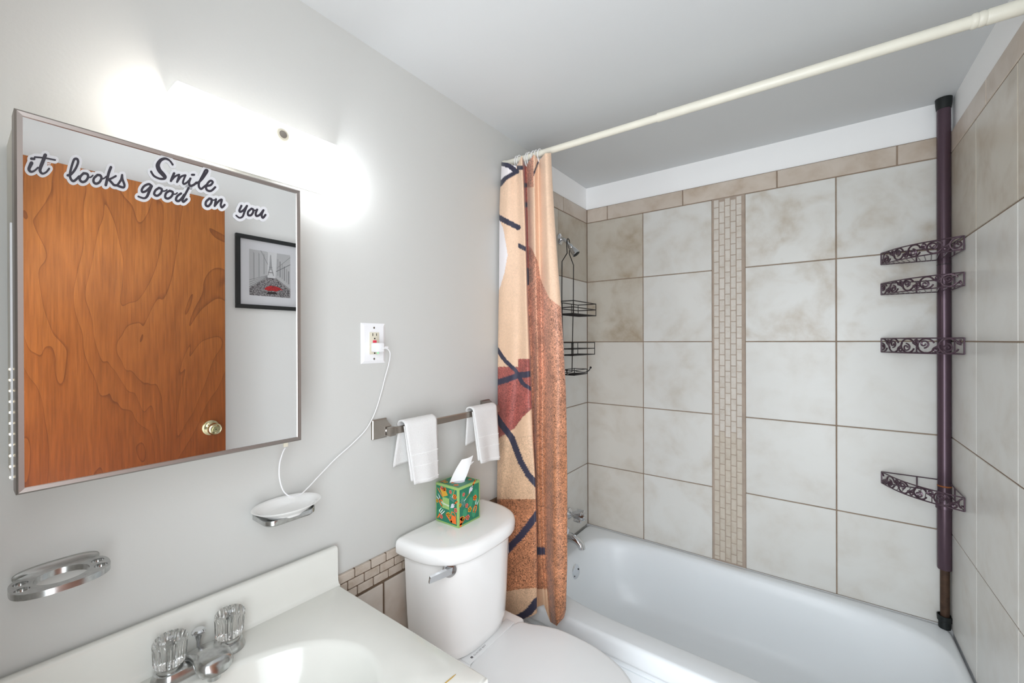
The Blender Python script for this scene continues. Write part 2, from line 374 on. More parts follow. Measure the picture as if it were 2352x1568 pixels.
# low wainscot behind vanity and toilet: three courses of small bricks above large tiles
WT = 0.772; bh = 0.0272; bw = 0.0545
WNX0, WNX1 = WX, TILE_X
for c in range(3):
    z1 = WT-c*bh; x = -1.5363+0.0272*(c % 2)-bw*14+c*0.004
    while x < WNX1:
        a, b = max(x, WNX0), min(x+bw, WNX1)
        if b-a > 0.01 and -1.72 < a and b < -1.15:
            put('brick', wall_left, '-y', a, b, z1-bh, z1, C(190, 178, 166), 0.7, mosaic_m, 0.011, 'b', 0.0014)
        x += bw
zb = WT-3*bh-0.004
tx = -1.4375-0.342*2
while tx < WNX1:
    for z0, z1 in ((zb-0.345, zb), (0.0, zb-0.345)):
        a, b = max(tx, WNX0), min(tx+0.342, WNX1)
        if b-a > 0.03: put('tile', wall_left, '-y', a, b, z0, z1, C(196, 187, 178), 0.7, t=0.012, g=0.0035)
    tx += 0.342
MB().box(WNX0, WNX1, -0.0075, 0, 0, WT-0.002).build('grout', mat('dark_grout', C(112, 92, 74), 0.9, var=0.3, vscale=40), wall_left, smooth=False)

# ------------------------------------------------------------------ bathtub
def superloop(cx, cy, a, b, n, z, N=112):
    out = []
    for k in range(N):
        t = 2*PI*k/N; c, s = math.cos(t), math.sin(t)
        r = (abs(c)**n+abs(s)**n)**(-1/n); out.append((cx+a*c*r, cy+b*s*r, z))
    return out
tx0, tx1, ty0, ty1 = -0.815, -0.0105, WY+0.0105, -0.0125
tcx, tcy = (tx0+tx1)/2, (ty0+ty1)/2; ha, hb = (tx1-tx0)/2, (ty1-ty0)/2
tub = thing('bathtub', 'white enamelled alcove bathtub along the tiled back wall', 'bathtub', (tcx, tcy, 0))
icx, icy, ia, ib = -0.39, -0.7825, 0.325, 0.6825
def rl(i, z): return superloop(tcx, tcy, ha-i, hb-i, 60, z)
loops = [rl(0.030, 0.004), rl(0.030, TUB-0.080), rl(0.012, TUB-0.076), rl(0.002, TUB-0.070), rl(-0.0, TUB-0.060), rl(-0.0, TUB-0.02), rl(0.003, TUB-0.008), rl(0.010, TUB-0.001), rl(0.016, TUB),
         superloop(icx, icy, ia+0.012, ib+0.012, 4.6, TUB+0.001), superloop(icx, icy, ia+0.004, ib+0.004, 4.3, TUB-0.002), superloop(icx, icy, ia-0.006, ib-0.006, 4.2, TUB-0.014),
         superloop(icx, icy, ia-0.016, ib-0.018, 4.0, TUB-0.05), superloop(icx, icy+0.01, ia-0.035, ib-0.05, 3.6, TUB-0.16),
         superloop(icx, icy+0.02, ia-0.06, ib-0.10, 3.3, TUB-0.26), superloop(icx, icy+0.025, ia-0.085, ib-0.14, 3.0, TUB-0.295), superloop(icx, icy+0.03, ia-0.13, ib-0.20, 2.8, TUB-0.312),
         superloop(icx, icy+0.03, 0.04, 0.1, 2.2, TUB-0.318)]
MB().loft(loops, cap1=True).build('tub_shell', enamel, tub, angle=50)
# apron panel hangs below the rolled rim, set back a little
m = MB(); m.box(tx0+0.024, tx0+0.034, ty0+0.05, ty1-0.05, 0.004, TUB-0.110, 0.004, 2)
m.build('apron', enamel, tub)
ov = PY(1311, 1303, -0.0)   # overflow plate on the sloping end wall of the basin
ovc = Vector((-0.378, -0.118, 0.270)); ovn = Vector((0, -1, 0.13)).normalized()
m = MB().lathe([(0.041, 0.0), (0.040, 0.004), (0.034, 0.008), (0.012, 0.010), (0.001, 0.010)], ovc, ovn, 28)
op = m.build('overflow_plate', chrome, tub)
for sx in (-1, 1): MB().lathe([(0.004, 0.0), (0.0035, 0.002), (0.0005, 0.003)], ovc+ovn*0.0085+Vector((sx*0.022, 0, sx*0.008)), ovn, 10).build('screw', dark, op)

# ------------------------------------------------------------------ shower fittings
head_x = -0.335
sh = thing('overhead_shower', 'chrome shower head on a bent arm above the wire caddy', 'shower head', (head_x, 0, 1.98))
w0 = Vector((head_x, -0.0105, 1.967))
MB().lathe([(0.030, 0), (0.029, 0.006), (0.018, 0.013), (0.012, 0.014)], w0, (0, -1, 0), 24).build('flange', chrome, sh)
arm = smoothpath([w0, w0+Vector((0, -0.02, -0.002)), w0+Vector((0, -0.040, -0.018)), w0+Vector((0, -0.060, -0.042))], 6)
MB().tube(arm, 0.0085, 12).build('arm', chrome, sh)
hd = Vector((0.10, -0.60, -0.80)).normalized()
hp = arm[-1]
MB().lathe([(0.011, -0.004), (0.014, 0.004), (0.015, 0.012), (0.013, 0.018), (0.017, 0.026), (0.021, 0.050), (0.022, 0.058), (0.020, 0.060)], hp, hd, 24).build('spray_body', chrome, sh)
MB().lathe([(0.0195, 0.0), (0.014, 0.001), (0.008, 0.0035), (0.001, 0.004)], hp+hd*0.0602, hd, 20).build('spray_face', rubber, sh)

for hx, lab in ((-0.244, 'chrome cross tap handle between the spout and the tiled corner'), (-0.44, 'chrome cross tap handle on the curtain side of the spout')):
    z = 0.496
    t = thing('tap_handle', lab, 'tap', (hx, -0.011, z), 'bath taps')
    MB().lathe([(0.031, 0), (0.030, 0.006), (0.020, 0.016), (0.013, 0.022)], (hx, -0.0105, z), (0, -1, 0), 24).build('flange', chrome, t)
    MB().lathe([(0.014, 0.018), (0.015, 0.032), (0.022, 0.038), (0.024, 0.076), (0.020, 0.084), (0.018, 0.096), (0.014, 0.100), (0.001, 0.101)], (hx, -0.0105, z), (0, -1, 0), 24).build('hub', chrome, t)
    for k in range(4):
        a = PI/4+k*PI/2; c_, s_ = math.cos(a), math.sin(a)
        M4 = Matrix.Translation((hx, 0, z)) @ Matrix.Rotation(-a, 4, 'Y')
        MB().box(0.014, 0.035, -0.094, -0.052, -0.007, 0.007, 0.003, 2, M=M4).build('lug', chrome, t)
spz = 0.416
sp = thing('tub_spout', 'chrome bath spout with a diverter knob below the tap handles', 'spout', (head_x, -0.011, spz))
def ell(c, rx, rz, d, n=20):
    d = Vector(d).normalized(); a = Vector((1, 0, 0)); b = d.cross(a).normalized()
    return [Vector(c)+a*rx*math.cos(2*PI*k/n)+b*rz*math.sin(2*PI*k/n) for k in range(n)]
MB().loft([ell((head_x, -0.0105, spz-0.002), 0.028, 0.030, (0, -1, 0)), ell((head_x, -0.04, spz), 0.026, 0.027, (0, -1, 0)), ell((head_x, -0.075, spz+0.001), 0.024, 0.023, (0, -1, -0.1)),
           ell((head_x, -0.105, spz-0.005), 0.022, 0.019, (0, -1, -0.45)), ell((head_x, -0.128, spz-0.020), 0.021, 0.018, (0, -0.6, -1)), ell((head_x, -0.136, spz-0.040), 0.020, 0.017, (0, -0.1, -1))], cap0=True, cap1=True).build('spout_body', chrome, sp)
MB().lathe([(0.003, 0), (0.003, 0.014), (0.008, 0.016), (0.008, 0.020), (0.002, 0.022)], (head_x, -0.055, spz+0.024), (0, 0, 1), 14).build('diverter_knob', chrome, sp)

# hanging wire caddy on the shower arm
cd_ = thing('hanging_shower_caddy', 'black wire hanging caddy with two baskets and a soap rack', 'caddy', (head_x, -0.06, 1.25))
cy = -0.058
wr = 0.0026
def wire(mb, pts, r=wr, closed=False): mb.tube(pts, r, 6, closed)
m = MB()
loop = smoothpath([(head_x-0.012, cy-0.004, 1.885), (head_x-0.015, cy-0.004, 1.945), (head_x, cy-0.004, 1.962), (head_x+0.015, cy-0.004, 1.945), (head_x+0.012, cy-0.004, 1.885)], 6)
for sx in (-1, 1):
    wire(m, [(head_x+sx*0.012, cy-0.004, 1.885), (head_x+sx*0.062, cy-0.002, 1.835), (head_x+sx*0.062, cy, 1.63), (head_x+sx*0.052, cy, 1.46), (head_x+sx*0.045, cy, 1.27)])
wire(m, loop); wire(m, [(head_x-0.045, cy, 1.27), (head_x+0.045, cy, 1.27)])
m.build('hanger_frame', black, cd_)
def basket(z0, h, x0, x1, y0, y1, nlev):
    m = MB()
    for k in range(nlev):
        z = z0+h*k/(nlev-1); wire(m, [(x0, y0, z), (x1, y0, z), (x1, y1, z), (x0, y1, z)], wr, True)
    for (x, y) in ((x0, y0), (x1, y0), (x1, y1), (x0, y1), (head_x-0.05, y0), (head_x+0.05, y0)): wire(m, [(x, y, z0), (x, y, z0+h)], 0.002)
    k = x0+0.018
    while k < x1-0.004: wire(m, [(k, y0, z0), (k, y1, z0)], 0.0016); k += 0.016
    return m.build('basket', black, cd_)
bxr = 0.125
basket(1.565, 0.062, head_x-bxr, head_x+bxr, cy+0.004, cy-0.10, 3)
basket(1.362, 0.062, head_x-bxr+0.006, head_x+bxr-0.006, cy+0.004, cy-0.095, 3)
m = MB(); z0 = 1.262
for z in (z0, z0+0.024): wire(m, [(head_x-0.07, cy, z), (head_x+0.07, cy, z), (head_x+0.07, cy-0.075, z), (head_x-0.07, cy-0.075, z)], 0.0022, True)
for x in (-0.07, 0.07):
    for y in (cy, cy-0.075): wire(m, [(head_x+x, y, z0), (head_x+x, y, z0+0.024)], 0.002)
k = -0.055
while k < 0.06: wire(m, [(head_x+k, cy, z0), (head_x+k, cy-0.075, z0)], 0.0016); k += 0.0135
m.build('soap_rack', black, cd_)
for sx in (-1, 1):
    hk = MB(); wire(hk, smoothpath([(head_x+sx*0.045, cy-0.02, z0+0.012), (head_x+sx*0.09, cy-0.05, z0+0.004), (head_x+sx*0.12, cy-0.06, z0+0.012), (head_x+sx*0.130, cy-0.065, z0+0.026)], 4))
    hk.lathe([(0.001, -0.006), (0.0045, -0.004), (0.006, 0), (0.0045, 0.004), (0.001, 0.006)], (head_x+sx*0.131, cy-0.066, z0+0.028), (0, 0, 1), 10)
    hk.build('hook', black, cd_)

# ------------------------------------------------------------------ tension-pole corner caddy
pcx, pcy = -0.033, -1.482
pole = thing('corner_pole_caddy', 'bronze tension pole caddy with scroll baskets standing in the tub corner', 'caddy', (pcx, pcy, TUB))
MB().lathe([(0.0195, 0.845), (0.0195, 2.30)], (pcx, pcy, 0), (0, 0, 1), 24).build('upper_pole', bronze, pole)
MB().lathe([(0.0195, 0.575), (0.0205, 0.58), (0.0205, 0.80), (0.0245, 0.802), (0.023, 0.842), (0.0205, 0.846)], (pcx, pcy, 0), (0, 0, 1), 24).build('pole_sleeve', bronze, pole)
MB().lathe([(0.0128, TUB+0.012), (0.0128, 0.578)], (pcx+0.002, pcy-0.001, 0), (0, 0, 1), 20).build('inner_rod', rust, pole)
MB().lathe([(0.017, 0.0012), (0.017, 0.026), (0.0205, 0.028), (0.0215, 0.048), (0.019, 0.049), (0.0185, 0.035), (0.013, 0.034)], (pcx, pcy, TUB), (0, 0, 1), 24).build('rubber_foot', rubber, pole)
MB().lathe([(0.0205, 2.292), (0.0225, 2.310), (0.0235, ZC-0.001), (0.002, ZC-0.001)], (pcx, pcy, 0), (0, 0, 1), 24).build('rubber_cap', rubber, pole)
MB().lathe([(0.0199, 0), (0.0202, 0.001), (0.0199, 0.002)], (pcx, pcy, 1.712), (0, 0, 1), 24).build('pole_joint', rubber, pole)
MB().lathe([(0.0197, 0), (0.0200, 0.002), (0.0197, 0.005)], (pcx, pcy, 0.884), (0, 0, 1), 24).build('rust_ring', mat('orange_rust', C(150, 88, 40), 0.8), pole)
A_ = Vector((-0.014, -1.308, 0)); B_ = Vector((-0.222, -1.496, 0)); KC = Vector((-0.016, -1.494, 0))
def arcpt(t):     # bowed front of the basket from the back wall to the end wall
    p = A_.lerp(B_, t); n = Vector((-(B_-A_).y, (B_-A_).x, 0)).normalized()
    if n.dot(A_-KC) < 0: n = -n
    return p+n*0.034*math.sin(PI*t)
arcL = sum((arcpt((i+1)/60)-arcpt(i/60)).length for i in range(60))
def spiral(c, r0, r1, a0, turns, n=22):
    return [(c[0]+(r0+(r1-r0)*i/n)*math.cos(a0+turns*2*PI*i/n), c[1]+(r0+(r1-r0)*i/n)*math.sin(a0+turns*2*PI*i/n)) for i in range(n+1)]
def basket2(zb, h, ph):
    hold = thing_part('basket', pole)
    def P(u, v): q = arcpt(max(0, min(1, u/arcL))); return Vector((q.x, q.y, zb+v))
    m = MB(); N = 40
    for v in (0, h): m.tube([P(arcL*i/N, v) for i in range(N+1)], 0.0024, 6)
    for u in (0.0, arcL): m.tube([P(u, 0), P(u, h)], 0.0024, 6)
    m.build('front_rail', bronze, hold)
    m = MB(); cell = arcL/2.4; r = h*0.44
    for i in range(-1, 4):
        for sgn, du in ((1, 0.0), (-1, 0.5)):
            cu = (i+du)*cell+ph*cell; cv = h*0.5
            segs = [spiral((cu, cv), r*1.05, r*1.05, sgn*PI*0.15, sgn*0.86, 26),
                    spiral((cu-0.2*r, cv-sgn*0.12*h), r*0.62, r*0.16, PI*0.5*sgn, -sgn*1.3, 22),
                    spiral((cu+cell*0.25, cv+sgn*0.27*h), r*0.46, r*0.14, PI+0.2, sgn*1.3, 18),
                    [(cu+r*0.9, cv+sgn*0.35*r), (cu+cell*0.25, cv+sgn*0.05*h), (cu+cell*0.5-r*0.9, cv-sgn*0.35*r)]]
            for sg in segs:
                run = []
                for (u, v) in sg+[(1e9, 0)]:
                    if 0.004 < u < arcL-0.004 and u < 1e8: run.append(P(u, max(0.002, min(h-0.002, v))))
                    else:
                        if len(run) > 2: m.tube(run, 0.0029, 5)
                        run = []
    m.build('scrollwork', bronze, hold)
    m = MB()
    for v in (0.0, h): m.tube([P(0, v), KC+Vector((0.004, 0, zb+v)), P(arcL, v)], 0.0021, 6)
    for p in (A_.lerp(KC, 0.55), B_.lerp(KC, 0.55)): m.tube([Vector((p.x, p.y, zb)), Vector((p.x, p.y, zb+h))], 0.0024, 6)
    m.build('back_rail', bronze, hold)
    m = MB()
    for i in range(1, 13):
        t = i/13; a = A_.lerp(KC, t); u = 0.5*arcL*0+arcL*t*0.94
        q = P(u, 0); m.tube([Vector((a.x, a.y, zb)), q], 0.0016, 5)
    m.build('wire_floor', bronze, hold)
def thing_part(name, parent):
    o = bpy.data.objects.new(name, None); COL.objects.link(o); o.parent = parent; o.empty_display_size = 0.02
    o.matrix_parent_inverse = Matrix.Translation(-WLOC[parent.name]); WLOC[o.name] = Vector((0, 0, 0)); return o
basket2(1.735, 0.0455, 0.30); basket2(1.614, 0.0445, 0.62); basket2(1.384, 0.0545, 0.10); basket2(0.857, 0.0450, 0.45)

# ------------------------------------------------------------------ shower curtain rod, rings and curtain
RA, RB = Vector((-0.80, -0.001, 2.203)), Vector((-0.712, WY+0.001, 2.229))
rod = thing('curtain_rod', 'off-white shower curtain rod spanning the tub between two walls', 'curtain rod', RA)
q = RA.lerp(RB, 0.43)
dr = (RB-RA).normalized(); rl_ = (RB-RA).length
MB().tube([RA+dr*0.012, q], 0.0128, 18).build('inner_tube', rodplastic, rod)
MB().tube([q, RB-dr*0.10], 0.0152, 18).build('outer_tube', rodplastic, rod)
MB().lathe([(0.0152, 0), (0.018, 0.004), (0.018, 0.010), (0.0165, 0.013), (0.018, 0.017), (0.018, 0.024), (0.0165, 0.027), (0.018, 0.031), (0.018, 0.100)], RB-dr*0.101, dr, 20).build('end_collar', rodplastic, rod)
MB().lathe([(0.017, 0), (0.016, 0.008), (0.0128, 0.020)], RA, dr, 20).build('end_cap', rodplastic, rod)

NZ = ['s']
levels = [350, 420, 500, 600, 700, 800, 900, 1000, 1100, 1200, 1300, 1400, 1440]
#        s0    s1    s2    s3    s4    s5    s6    s7    s8    s9    s10
PXT = [[1158, 1153, 1166, 1185, 1198, 1206, 1226, 1238, 1252, 1266, 1254],
       [1157, 1150, 1166, 1187, 1201, 1209, 1226, 1237, 1254, 1269, 1256],
       [1154, 1144, 1165, 1189, 1204, 1211, 1227, 1239, 1257, 1274, 1258],
       [1151, 1143, 1164, 1190, 1207, 1213, 1228, 1241, 1261, 1281, 1262],
       [1149, 1141, 1163, 1190, 1210, 1215, 1230, 1245, 1266, 1289, 1266],
       [1146, 1137, 1162, 1191, 1214, 1219, 1234, 1248, 1270, 1295, 1270],
       [1143, 1133, 1160, 1190, 1218, 1222, 1236, 1250, 1272, 1300, 1274],
       [1141, 1131, 1156, 1183, 1221, 1224, 1236, 1250, 1273, 1302, 1276],
       [1140, 1130, 1150, 1172, 1226, 1227, 1237, 1250, 1274, 1303, 1278],
       [1144, 1136, 1146, 1164, 1228, 1229, 1238, 1251, 1275, 1303, 1280],
       [1152, 1145, 1150, 1162, 1229, 1231, 1243, 1253, 1275, 1303, 1282],
       [1160, 1151, 1155, 1162, 1228, 1233, 1250, 1261, 1277, 1300, 1284],
       [1162, 1152, 1156, 1161, 1226, 1235, 1253, 1266, 1279, 1290, 1285]]
XT0 = [-0.800, -0.845, -0.862, -0.840, -0.855, -0.800, -0.842, -0.800, -0.850, -0.815, -0.760]
XT1 = [-0.838, -0.862, -0.892, -0.905, -0.885, -0.838, -0.842, -0.832, -0.885, -0.855, -0.828]
TOPY = [390, 372, 374, 382, 357, 382, 354, 369, 352, 351, 366]
BOTY = [1400, 1414, 1425, 1436, 1411, 1394, 1388, 1428, 1437, 1416, 1395]
def interp(tab, s):
    i = min(int(s), len(tab)-2); t = s-i; g = lambda k: tab[max(0, min(len(tab)-1, k))]
    p0, p1, p2, p3 = g(i-1), g(i), g(i+1), g(i+2)
    return 0.5*(2*p1+(p2-p0)*t+(2*p0-5*p1+4*p2-p3)*t*t+(3*p1-p0-3*p2+p3)*t**3)
def lin_(tab, s): i = min(int(s), len(tab)-2); return tab[i]+(tab[i+1]-tab[i])*(s-i)
def px_at(s, py):
    py = max(levels[0], min(levels[-1], py))
    for i in range(len(levels)-1):
        if py <= levels[i+1]:
            t = (py-levels[i])/(levels[i+1]-levels[i]); return interp(PXT[i], s)*(1-t)+interp(PXT[i+1], s)*t
def poly_y(pts, x):   # piecewise linear y(x)
    if x <= pts[0][0]: return pts[0][1]
    for a, b in zip(pts, pts[1:]):
        if x <= b[0]: return a[1]+(b[1]-a[1])*(x-a[0])/(b[0]-a[0])
    return pts[-1][1]
def dseg(p, pts):
    d = 1e9
    for a, b in zip(pts, pts[1:]):
        vx, vy = b[0]-a[0], b[1]-a[1]; t = max(0, min(1, ((p[0]-a[0])*vx+(p[1]-a[1])*vy)/(vx*vx+vy*vy)))
        d = min(d, math.hypot(p[0]-a[0]-vx*t, p[1]-a[1]-vy*t))
    return d
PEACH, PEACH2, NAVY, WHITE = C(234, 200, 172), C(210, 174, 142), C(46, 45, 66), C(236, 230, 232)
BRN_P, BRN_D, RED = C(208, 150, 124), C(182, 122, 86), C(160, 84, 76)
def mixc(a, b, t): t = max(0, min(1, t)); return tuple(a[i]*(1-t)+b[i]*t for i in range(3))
def pat(s, px, py):
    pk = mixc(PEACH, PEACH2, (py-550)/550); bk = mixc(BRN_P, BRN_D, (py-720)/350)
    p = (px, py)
    if s < 4.25:
        if dseg(p, [(1150, 374), (1170, 381), (1187, 394)]) < 5.5 or dseg(p, [(1148, 424), (1160, 410), (1187, 394)]) < 5.0: return NAVY, 0.05
        if s > 3.05 and abs(py-385) < 5: return NAVY, 0.05
        if px < 1186 and py < poly_y([(1148, 424), (1160, 410), (1187, 394)], px): return WHITE, 0.0
        if dseg(p, [(1138, 494), (1160, 507), (1190, 522)]) < 6: return NAVY, 0.05
        if s > 3 and dseg(p, [(1190, 563), (1208, 572)]) < 5: return NAVY, 0.05
        if 500 < py < 690 and px < poly_y([(500, 1145), (525, 1156), (565, 1163), (585, 1166), (625, 1159), (655, 1150), (690, 1136)], py): return WHITE, 0.0
        if dseg(p, [(1134, 790), (1160, 828), (1184, 850), (1200, 880), (1218, 892)]) < 4.5: return NAVY, 0.05
        if dseg(p, [(1128, 882), (1160, 873), (1190, 862), (1222, 858)]) < 7: return NAVY, 0.05
        if dseg(p, [(1128, 940), (1150, 972), (1176, 1006), (1196, 1060), (1212, 1088), (1232, 1112)]) < 7: return NAVY, 0.05
        redtop = 842 if s < 3 else 824
        if py > redtop and py < poly_y([(1128, 1014), (1150, 1003), (1182, 983), (1200, 958), (1222, 938)], px): return RED, 0.7
        if dseg(p, [(1136, 1300), (1162, 1266), (1200, 1226), (1234, 1180)]) < 8: return NAVY, 0.05
        if dseg(p, [(1150, 1412), (1163, 1427), (1196, 1417), (1215, 1404), (1234, 1380)]) < 9: return NAVY, 0.05
        if 1146 < py < poly_y([(1140, 1362), (1162, 1358), (1196, 1352), (1230, 1350)], px): return bk, 0.95
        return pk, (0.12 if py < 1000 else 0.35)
    if s < 7.0:
        if s < 5.1 and py < 655:
            if abs(py-425) < 5 or abs(py-470) < 6 or py > 615: return NAVY, 0.05
            return RED, 0.5
        if s < 6.0 and py < 430: return bk, 0.8
        if dseg(p, [(1236, 372), (1222, 410)]) < 2: return NAVY, 0.05
        if py > poly_y([(1214, 565), (1222, 572), (1235, 600), (1243, 645)], px) and py < 1352:
            if 1256 < py < 1274: return NAVY, 0.05
            return bk, 0.95
        return pk, 0.12
    if py > poly_y([(1236, 625), (1245, 650), (1262, 685), (1290, 706)], px): return bk, 0.95
    return pk, 0.12
NS, NV = 200, 520
vs, cols_ = [], []
for j in range(NV+1):
    v = j/NV
    for i in range(NS+1):
        s = 10*i/NS
        py = lin_(TOPY, s)*(1-v)+lin_(BOTY, s)*v
        px = px_at(s, py)
        x = interp(XT0, s)*(1-v)+interp(XT1, s)*v
        ripple = 0.0025*math.sin(s*5.3+v*9)*math.sin(v*PI)
        p = PX(px, py, x+ripple)
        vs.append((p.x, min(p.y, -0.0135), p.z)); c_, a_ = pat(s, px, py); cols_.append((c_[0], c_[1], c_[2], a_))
fs = [(j*(NS+1)+i, j*(NS+1)+i+1, (j+1)*(NS+1)+i+1, (j+1)*(NS+1)+i) for j in range(NV) for i in range(NS)]
me = bpy.data.meshes.new('cloth'); me.from_pydata(vs, [], fs); me.materials.append(curtain_m)
ca = me.color_attributes.new('print', 'FLOAT_COLOR', 'POINT'); ca.data.foreach_set('color', [c for q_ in cols_ for c in q_])
me.polygons.foreach_set('use_smooth', [True]*len(me.polygons)); me.update()
cur = thing('shower_curtain', 'peach, brown and red printed shower curtain with navy lines, drawn aside', 'curtain', (-0.83, -0.12, 0.2))
link('cloth', me, cur)
for i, (px, py) in enumerate(((1190, 372), (1196, 368), (1213, 362), (1218, 360), (1227, 357), (1233, 355), (1241, 351))):
    t_ = max(0.02, min(0.5, (PX(px, py, -0.79).y-RA.y)/(RB.y-RA.y)))
    c = RA.lerp(RB, t_); tilt = random.uniform(-0.25, 0.25)
    mbr = MB(); mbr.tube([c+Vector((math.cos(a)*0.021, math.cos(a)*tilt*0.01, math.sin(a)*0.030-0.012)) for a in [2*PI*k/22 for k in range(22)]], 0.0021, 6, True)
    tag(mbr.build('curtain_ring', ring_m), 'white plastic curtain ring hooked over the shower rod', 'curtain ring', 'rings of the shower curtain')

# ------------------------------------------------------------------ toilet
tcx_ = -1.187
to = thing('toilet', 'white two-piece toilet with closed lid between vanity and bathtub', 'toilet', (tcx_, -0.35, 0))
def dloop(cx, hw, yb, yf, z, n=3.0, N=64, edge=0.03):
    # flat back, softly bowed front
    out = []; ym = yb-edge
    for k in range(N):
        t = 2*PI*k/N; c, s = math.cos(t), math.sin(t)
        if s >= 0: r = (abs(c)**9+abs(s)**9)**(-1/9); out.append((cx+hw*c*r, ym+edge*s*r, z))
        else: r = (abs(c)**n+abs(s)**n)**(-1/n); out.append((cx+hw*c*r, ym+(ym-yf)*s*r, z))
    return out
LT = 0.808
lid = [dloop(tcx_, 0.196, -0.024, -0.232, LT-0.052), dloop(tcx_, 0.208, -0.014, -0.247, LT-0.050), dloop(tcx_, 0.214, -0.012, -0.252, LT-0.042), dloop(tcx_, 0.215, -0.012, -0.253, LT-0.020),
       dloop(tcx_, 0.212, -0.0125, -0.250, LT-0.008), dloop(tcx_, 0.204, -0.016, -0.242, LT-0.002), dloop(tcx_, 0.190, -0.024, -0.228, LT), dloop(tcx_, 0.05, -0.08, -0.13, LT+0.001)]
MB().loft(lid, cap0=True, cap1=True).build('tank_lid', china, to, angle=60)
tk = [dloop(tcx_, 0.10, -0.05, -0.18, 0.432), dloop(tcx_, 0.14, -0.035, -0.205, 0.434), dloop(tcx_, 0.166, -0.028, -0.218, 0.446), dloop(tcx_, 0.175, -0.026, -0.223, 0.475), dloop(tcx_, 0.181, -0.025, -0.227, 0.56), dloop(tcx_, 0.190, -0.024, -0.234, LT-0.0525)]
MB().loft(tk, cap0=True, cap1=True).build('tank', china, to, angle=60)
lp = PY(1031, 1306, -0.198); ln = Vector((-0.45, -0.89, 0)).normalized(); le_ = PY(990, 1330, -0.214); ls = (le_-lp-ln*0.012).normalized(); ll_ = (le_-lp).length
lv = MB().lathe([(0.021, 0), (0.0215, 0.010), (0.020, 0.013), (0.001, 0.0135)], lp, ln, 28)
lvo = lv.build('flush_lever', chrome, to)
hp0 = lp+ln*0.012-ls*0.012
bm_ = MB(); up_ = ln.cross(ls).normalized()
def sec(c, hw, hh): return [c+up_*hh*a+ln*hw*b for a, b in ((1, -1), (1, 1), (-1, 1), (-1, -1))]
bm_.loft([sec(hp0, 0.005, 0.010), sec(hp0+ls*0.03, 0.006, 0.010), sec(hp0+ls*(ll_+.012), 0.005, 0.0085)], cap0=True, cap1=True).build('handle_bar', chrome, lvo)
# water saving badge on the tank front
bc = Vector((tcx_+0.147, 0, 0.69))
def badge(u, v, off):
    x = tcx_+0.138+u; z = 0.694+v
    dx = min(0.999, abs(x-tcx_)/0.1885); yy = -0.054-(0.232-0.054)*(1-dx**3)**(1/3)
    return Vector((x, yy-0.0008-off, z))
m = MB(); nn = 40
def ringfan(r0, r1, mi, off):
    for k in range(nn):
        a, b = 2*PI*k/nn, 2*PI*(k+1)/nn
        m.add([badge(r0*math.cos(a), r0*math.sin(a), off), badge(r1*math.cos(a), r1*math.sin(a), off), badge(r1*math.cos(b), r1*math.sin(b), off), badge(r0*math.cos(b), r0*math.sin(b), off)], [(0, 1, 2, 3)], mi)
ringfan(0.0, 0.0195, 0, 0.0); ringfan(0.0195, 0.0207, 1, 0.0)
drop = [(0, 0.0105), (0.003, 0.004), (0.0055, -0.001), (0.0055, -0.005), (0.003, -0.008), (0, -0.009), (-0.003, -0.008), (-0.0055, -0.005), (-0.0055, -0.001), (-0.003, 0.004)]
m.poly(drop, badge, 0.0003, 2); m.poly([(0.0005, 0.0105), (0.0032, 0.004), (0.0057, -0.001), (0.001, 0.001)], badge, 0.0006, 3)
word = 'WaterSense'
for i, ch in enumerate(word):
    a = math.radians(200-i*22)
    text_mesh(m, ch, 0.0062, lambda x, y, o, a=a: badge(0.0125*math.cos(a)+(x-0.0018)*math.sin(a)+y*math.cos(a), 0.0125*math.sin(a)-(x-0.0018)*math.cos(a)+y*math.sin(a), o), 0.0004, 1)
text_mesh(m, 'Meets EPA Criteria', 0.0042, lambda x, y, o: badge(x-0.0165, y-0.0275, o), 0.0003, 1)
m.build('badge', [mat('badge_white', C(226, 226, 224), 0.3), mat('badge_blue', C(50, 64, 128), 0.4), mat('badge_drop', C(30, 100, 190), 0.4), mat('badge_green', C(70, 130, 70), 0.4)], to, smooth=False)
# bowl, seat and lid
scx = -1.170
def egg(cx, hw, yb, yf, z, N=64, wide=0.40, nb=3.5):
    ym = yb+(yf-yb)*wide; out = []
    for k in range(N):
        t = 2*PI*k/N; c, s = math.cos(t), math.sin(t)
        if s >= 0: r = (abs(c)**nb+abs(s)**nb)**(-1/nb); out.append((cx+hw*c*r, ym+(yb-ym)*s*r, z))
        else: r = (abs(c)**2.15+abs(s)**2.15)**(-1/2.15); out.append((cx+hw*c*r, ym+(ym-yf)*s*r, z))
    return out
bowl = [egg(scx, 0.115, -0.20, -0.55, 0.0), egg(scx, 0.11, -0.20, -0.54, 0.03), egg(scx, 0.10, -0.19, -0.52, 0.14), egg(scx, 0.12, -0.17, -0.58, 0.25), egg(scx, 0.165, -0.14, -0.66, 0.35), egg(scx, 0.178, -0.10, -0.68, 0.395), egg(scx, 0.172, -0.10, -0.675, 0.405)]
MB().loft(bowl, cap0=True, cap1=True).build('bowl', china, to, angle=60)
MB().box(scx-0.165, scx+0.165, -0.245, -0.075, 0.37, 0.4318, 0.012, 3).build('bowl_deck', china, to)
def slid(hw, yb, yf, z): return egg(scx, hw, yb, yf, z, wide=0.36, nb=3.2)
MB().loft([slid(0.180, -0.240, -0.688, 0.4065), slid(0.186, -0.236, -0.693, 0.409), slid(0.186, -0.236, -0.693, 0.418), slid(0.180, -0.24, -0.688, 0.4205)], cap0=True, cap1=True).build('seat', seatplastic, to)
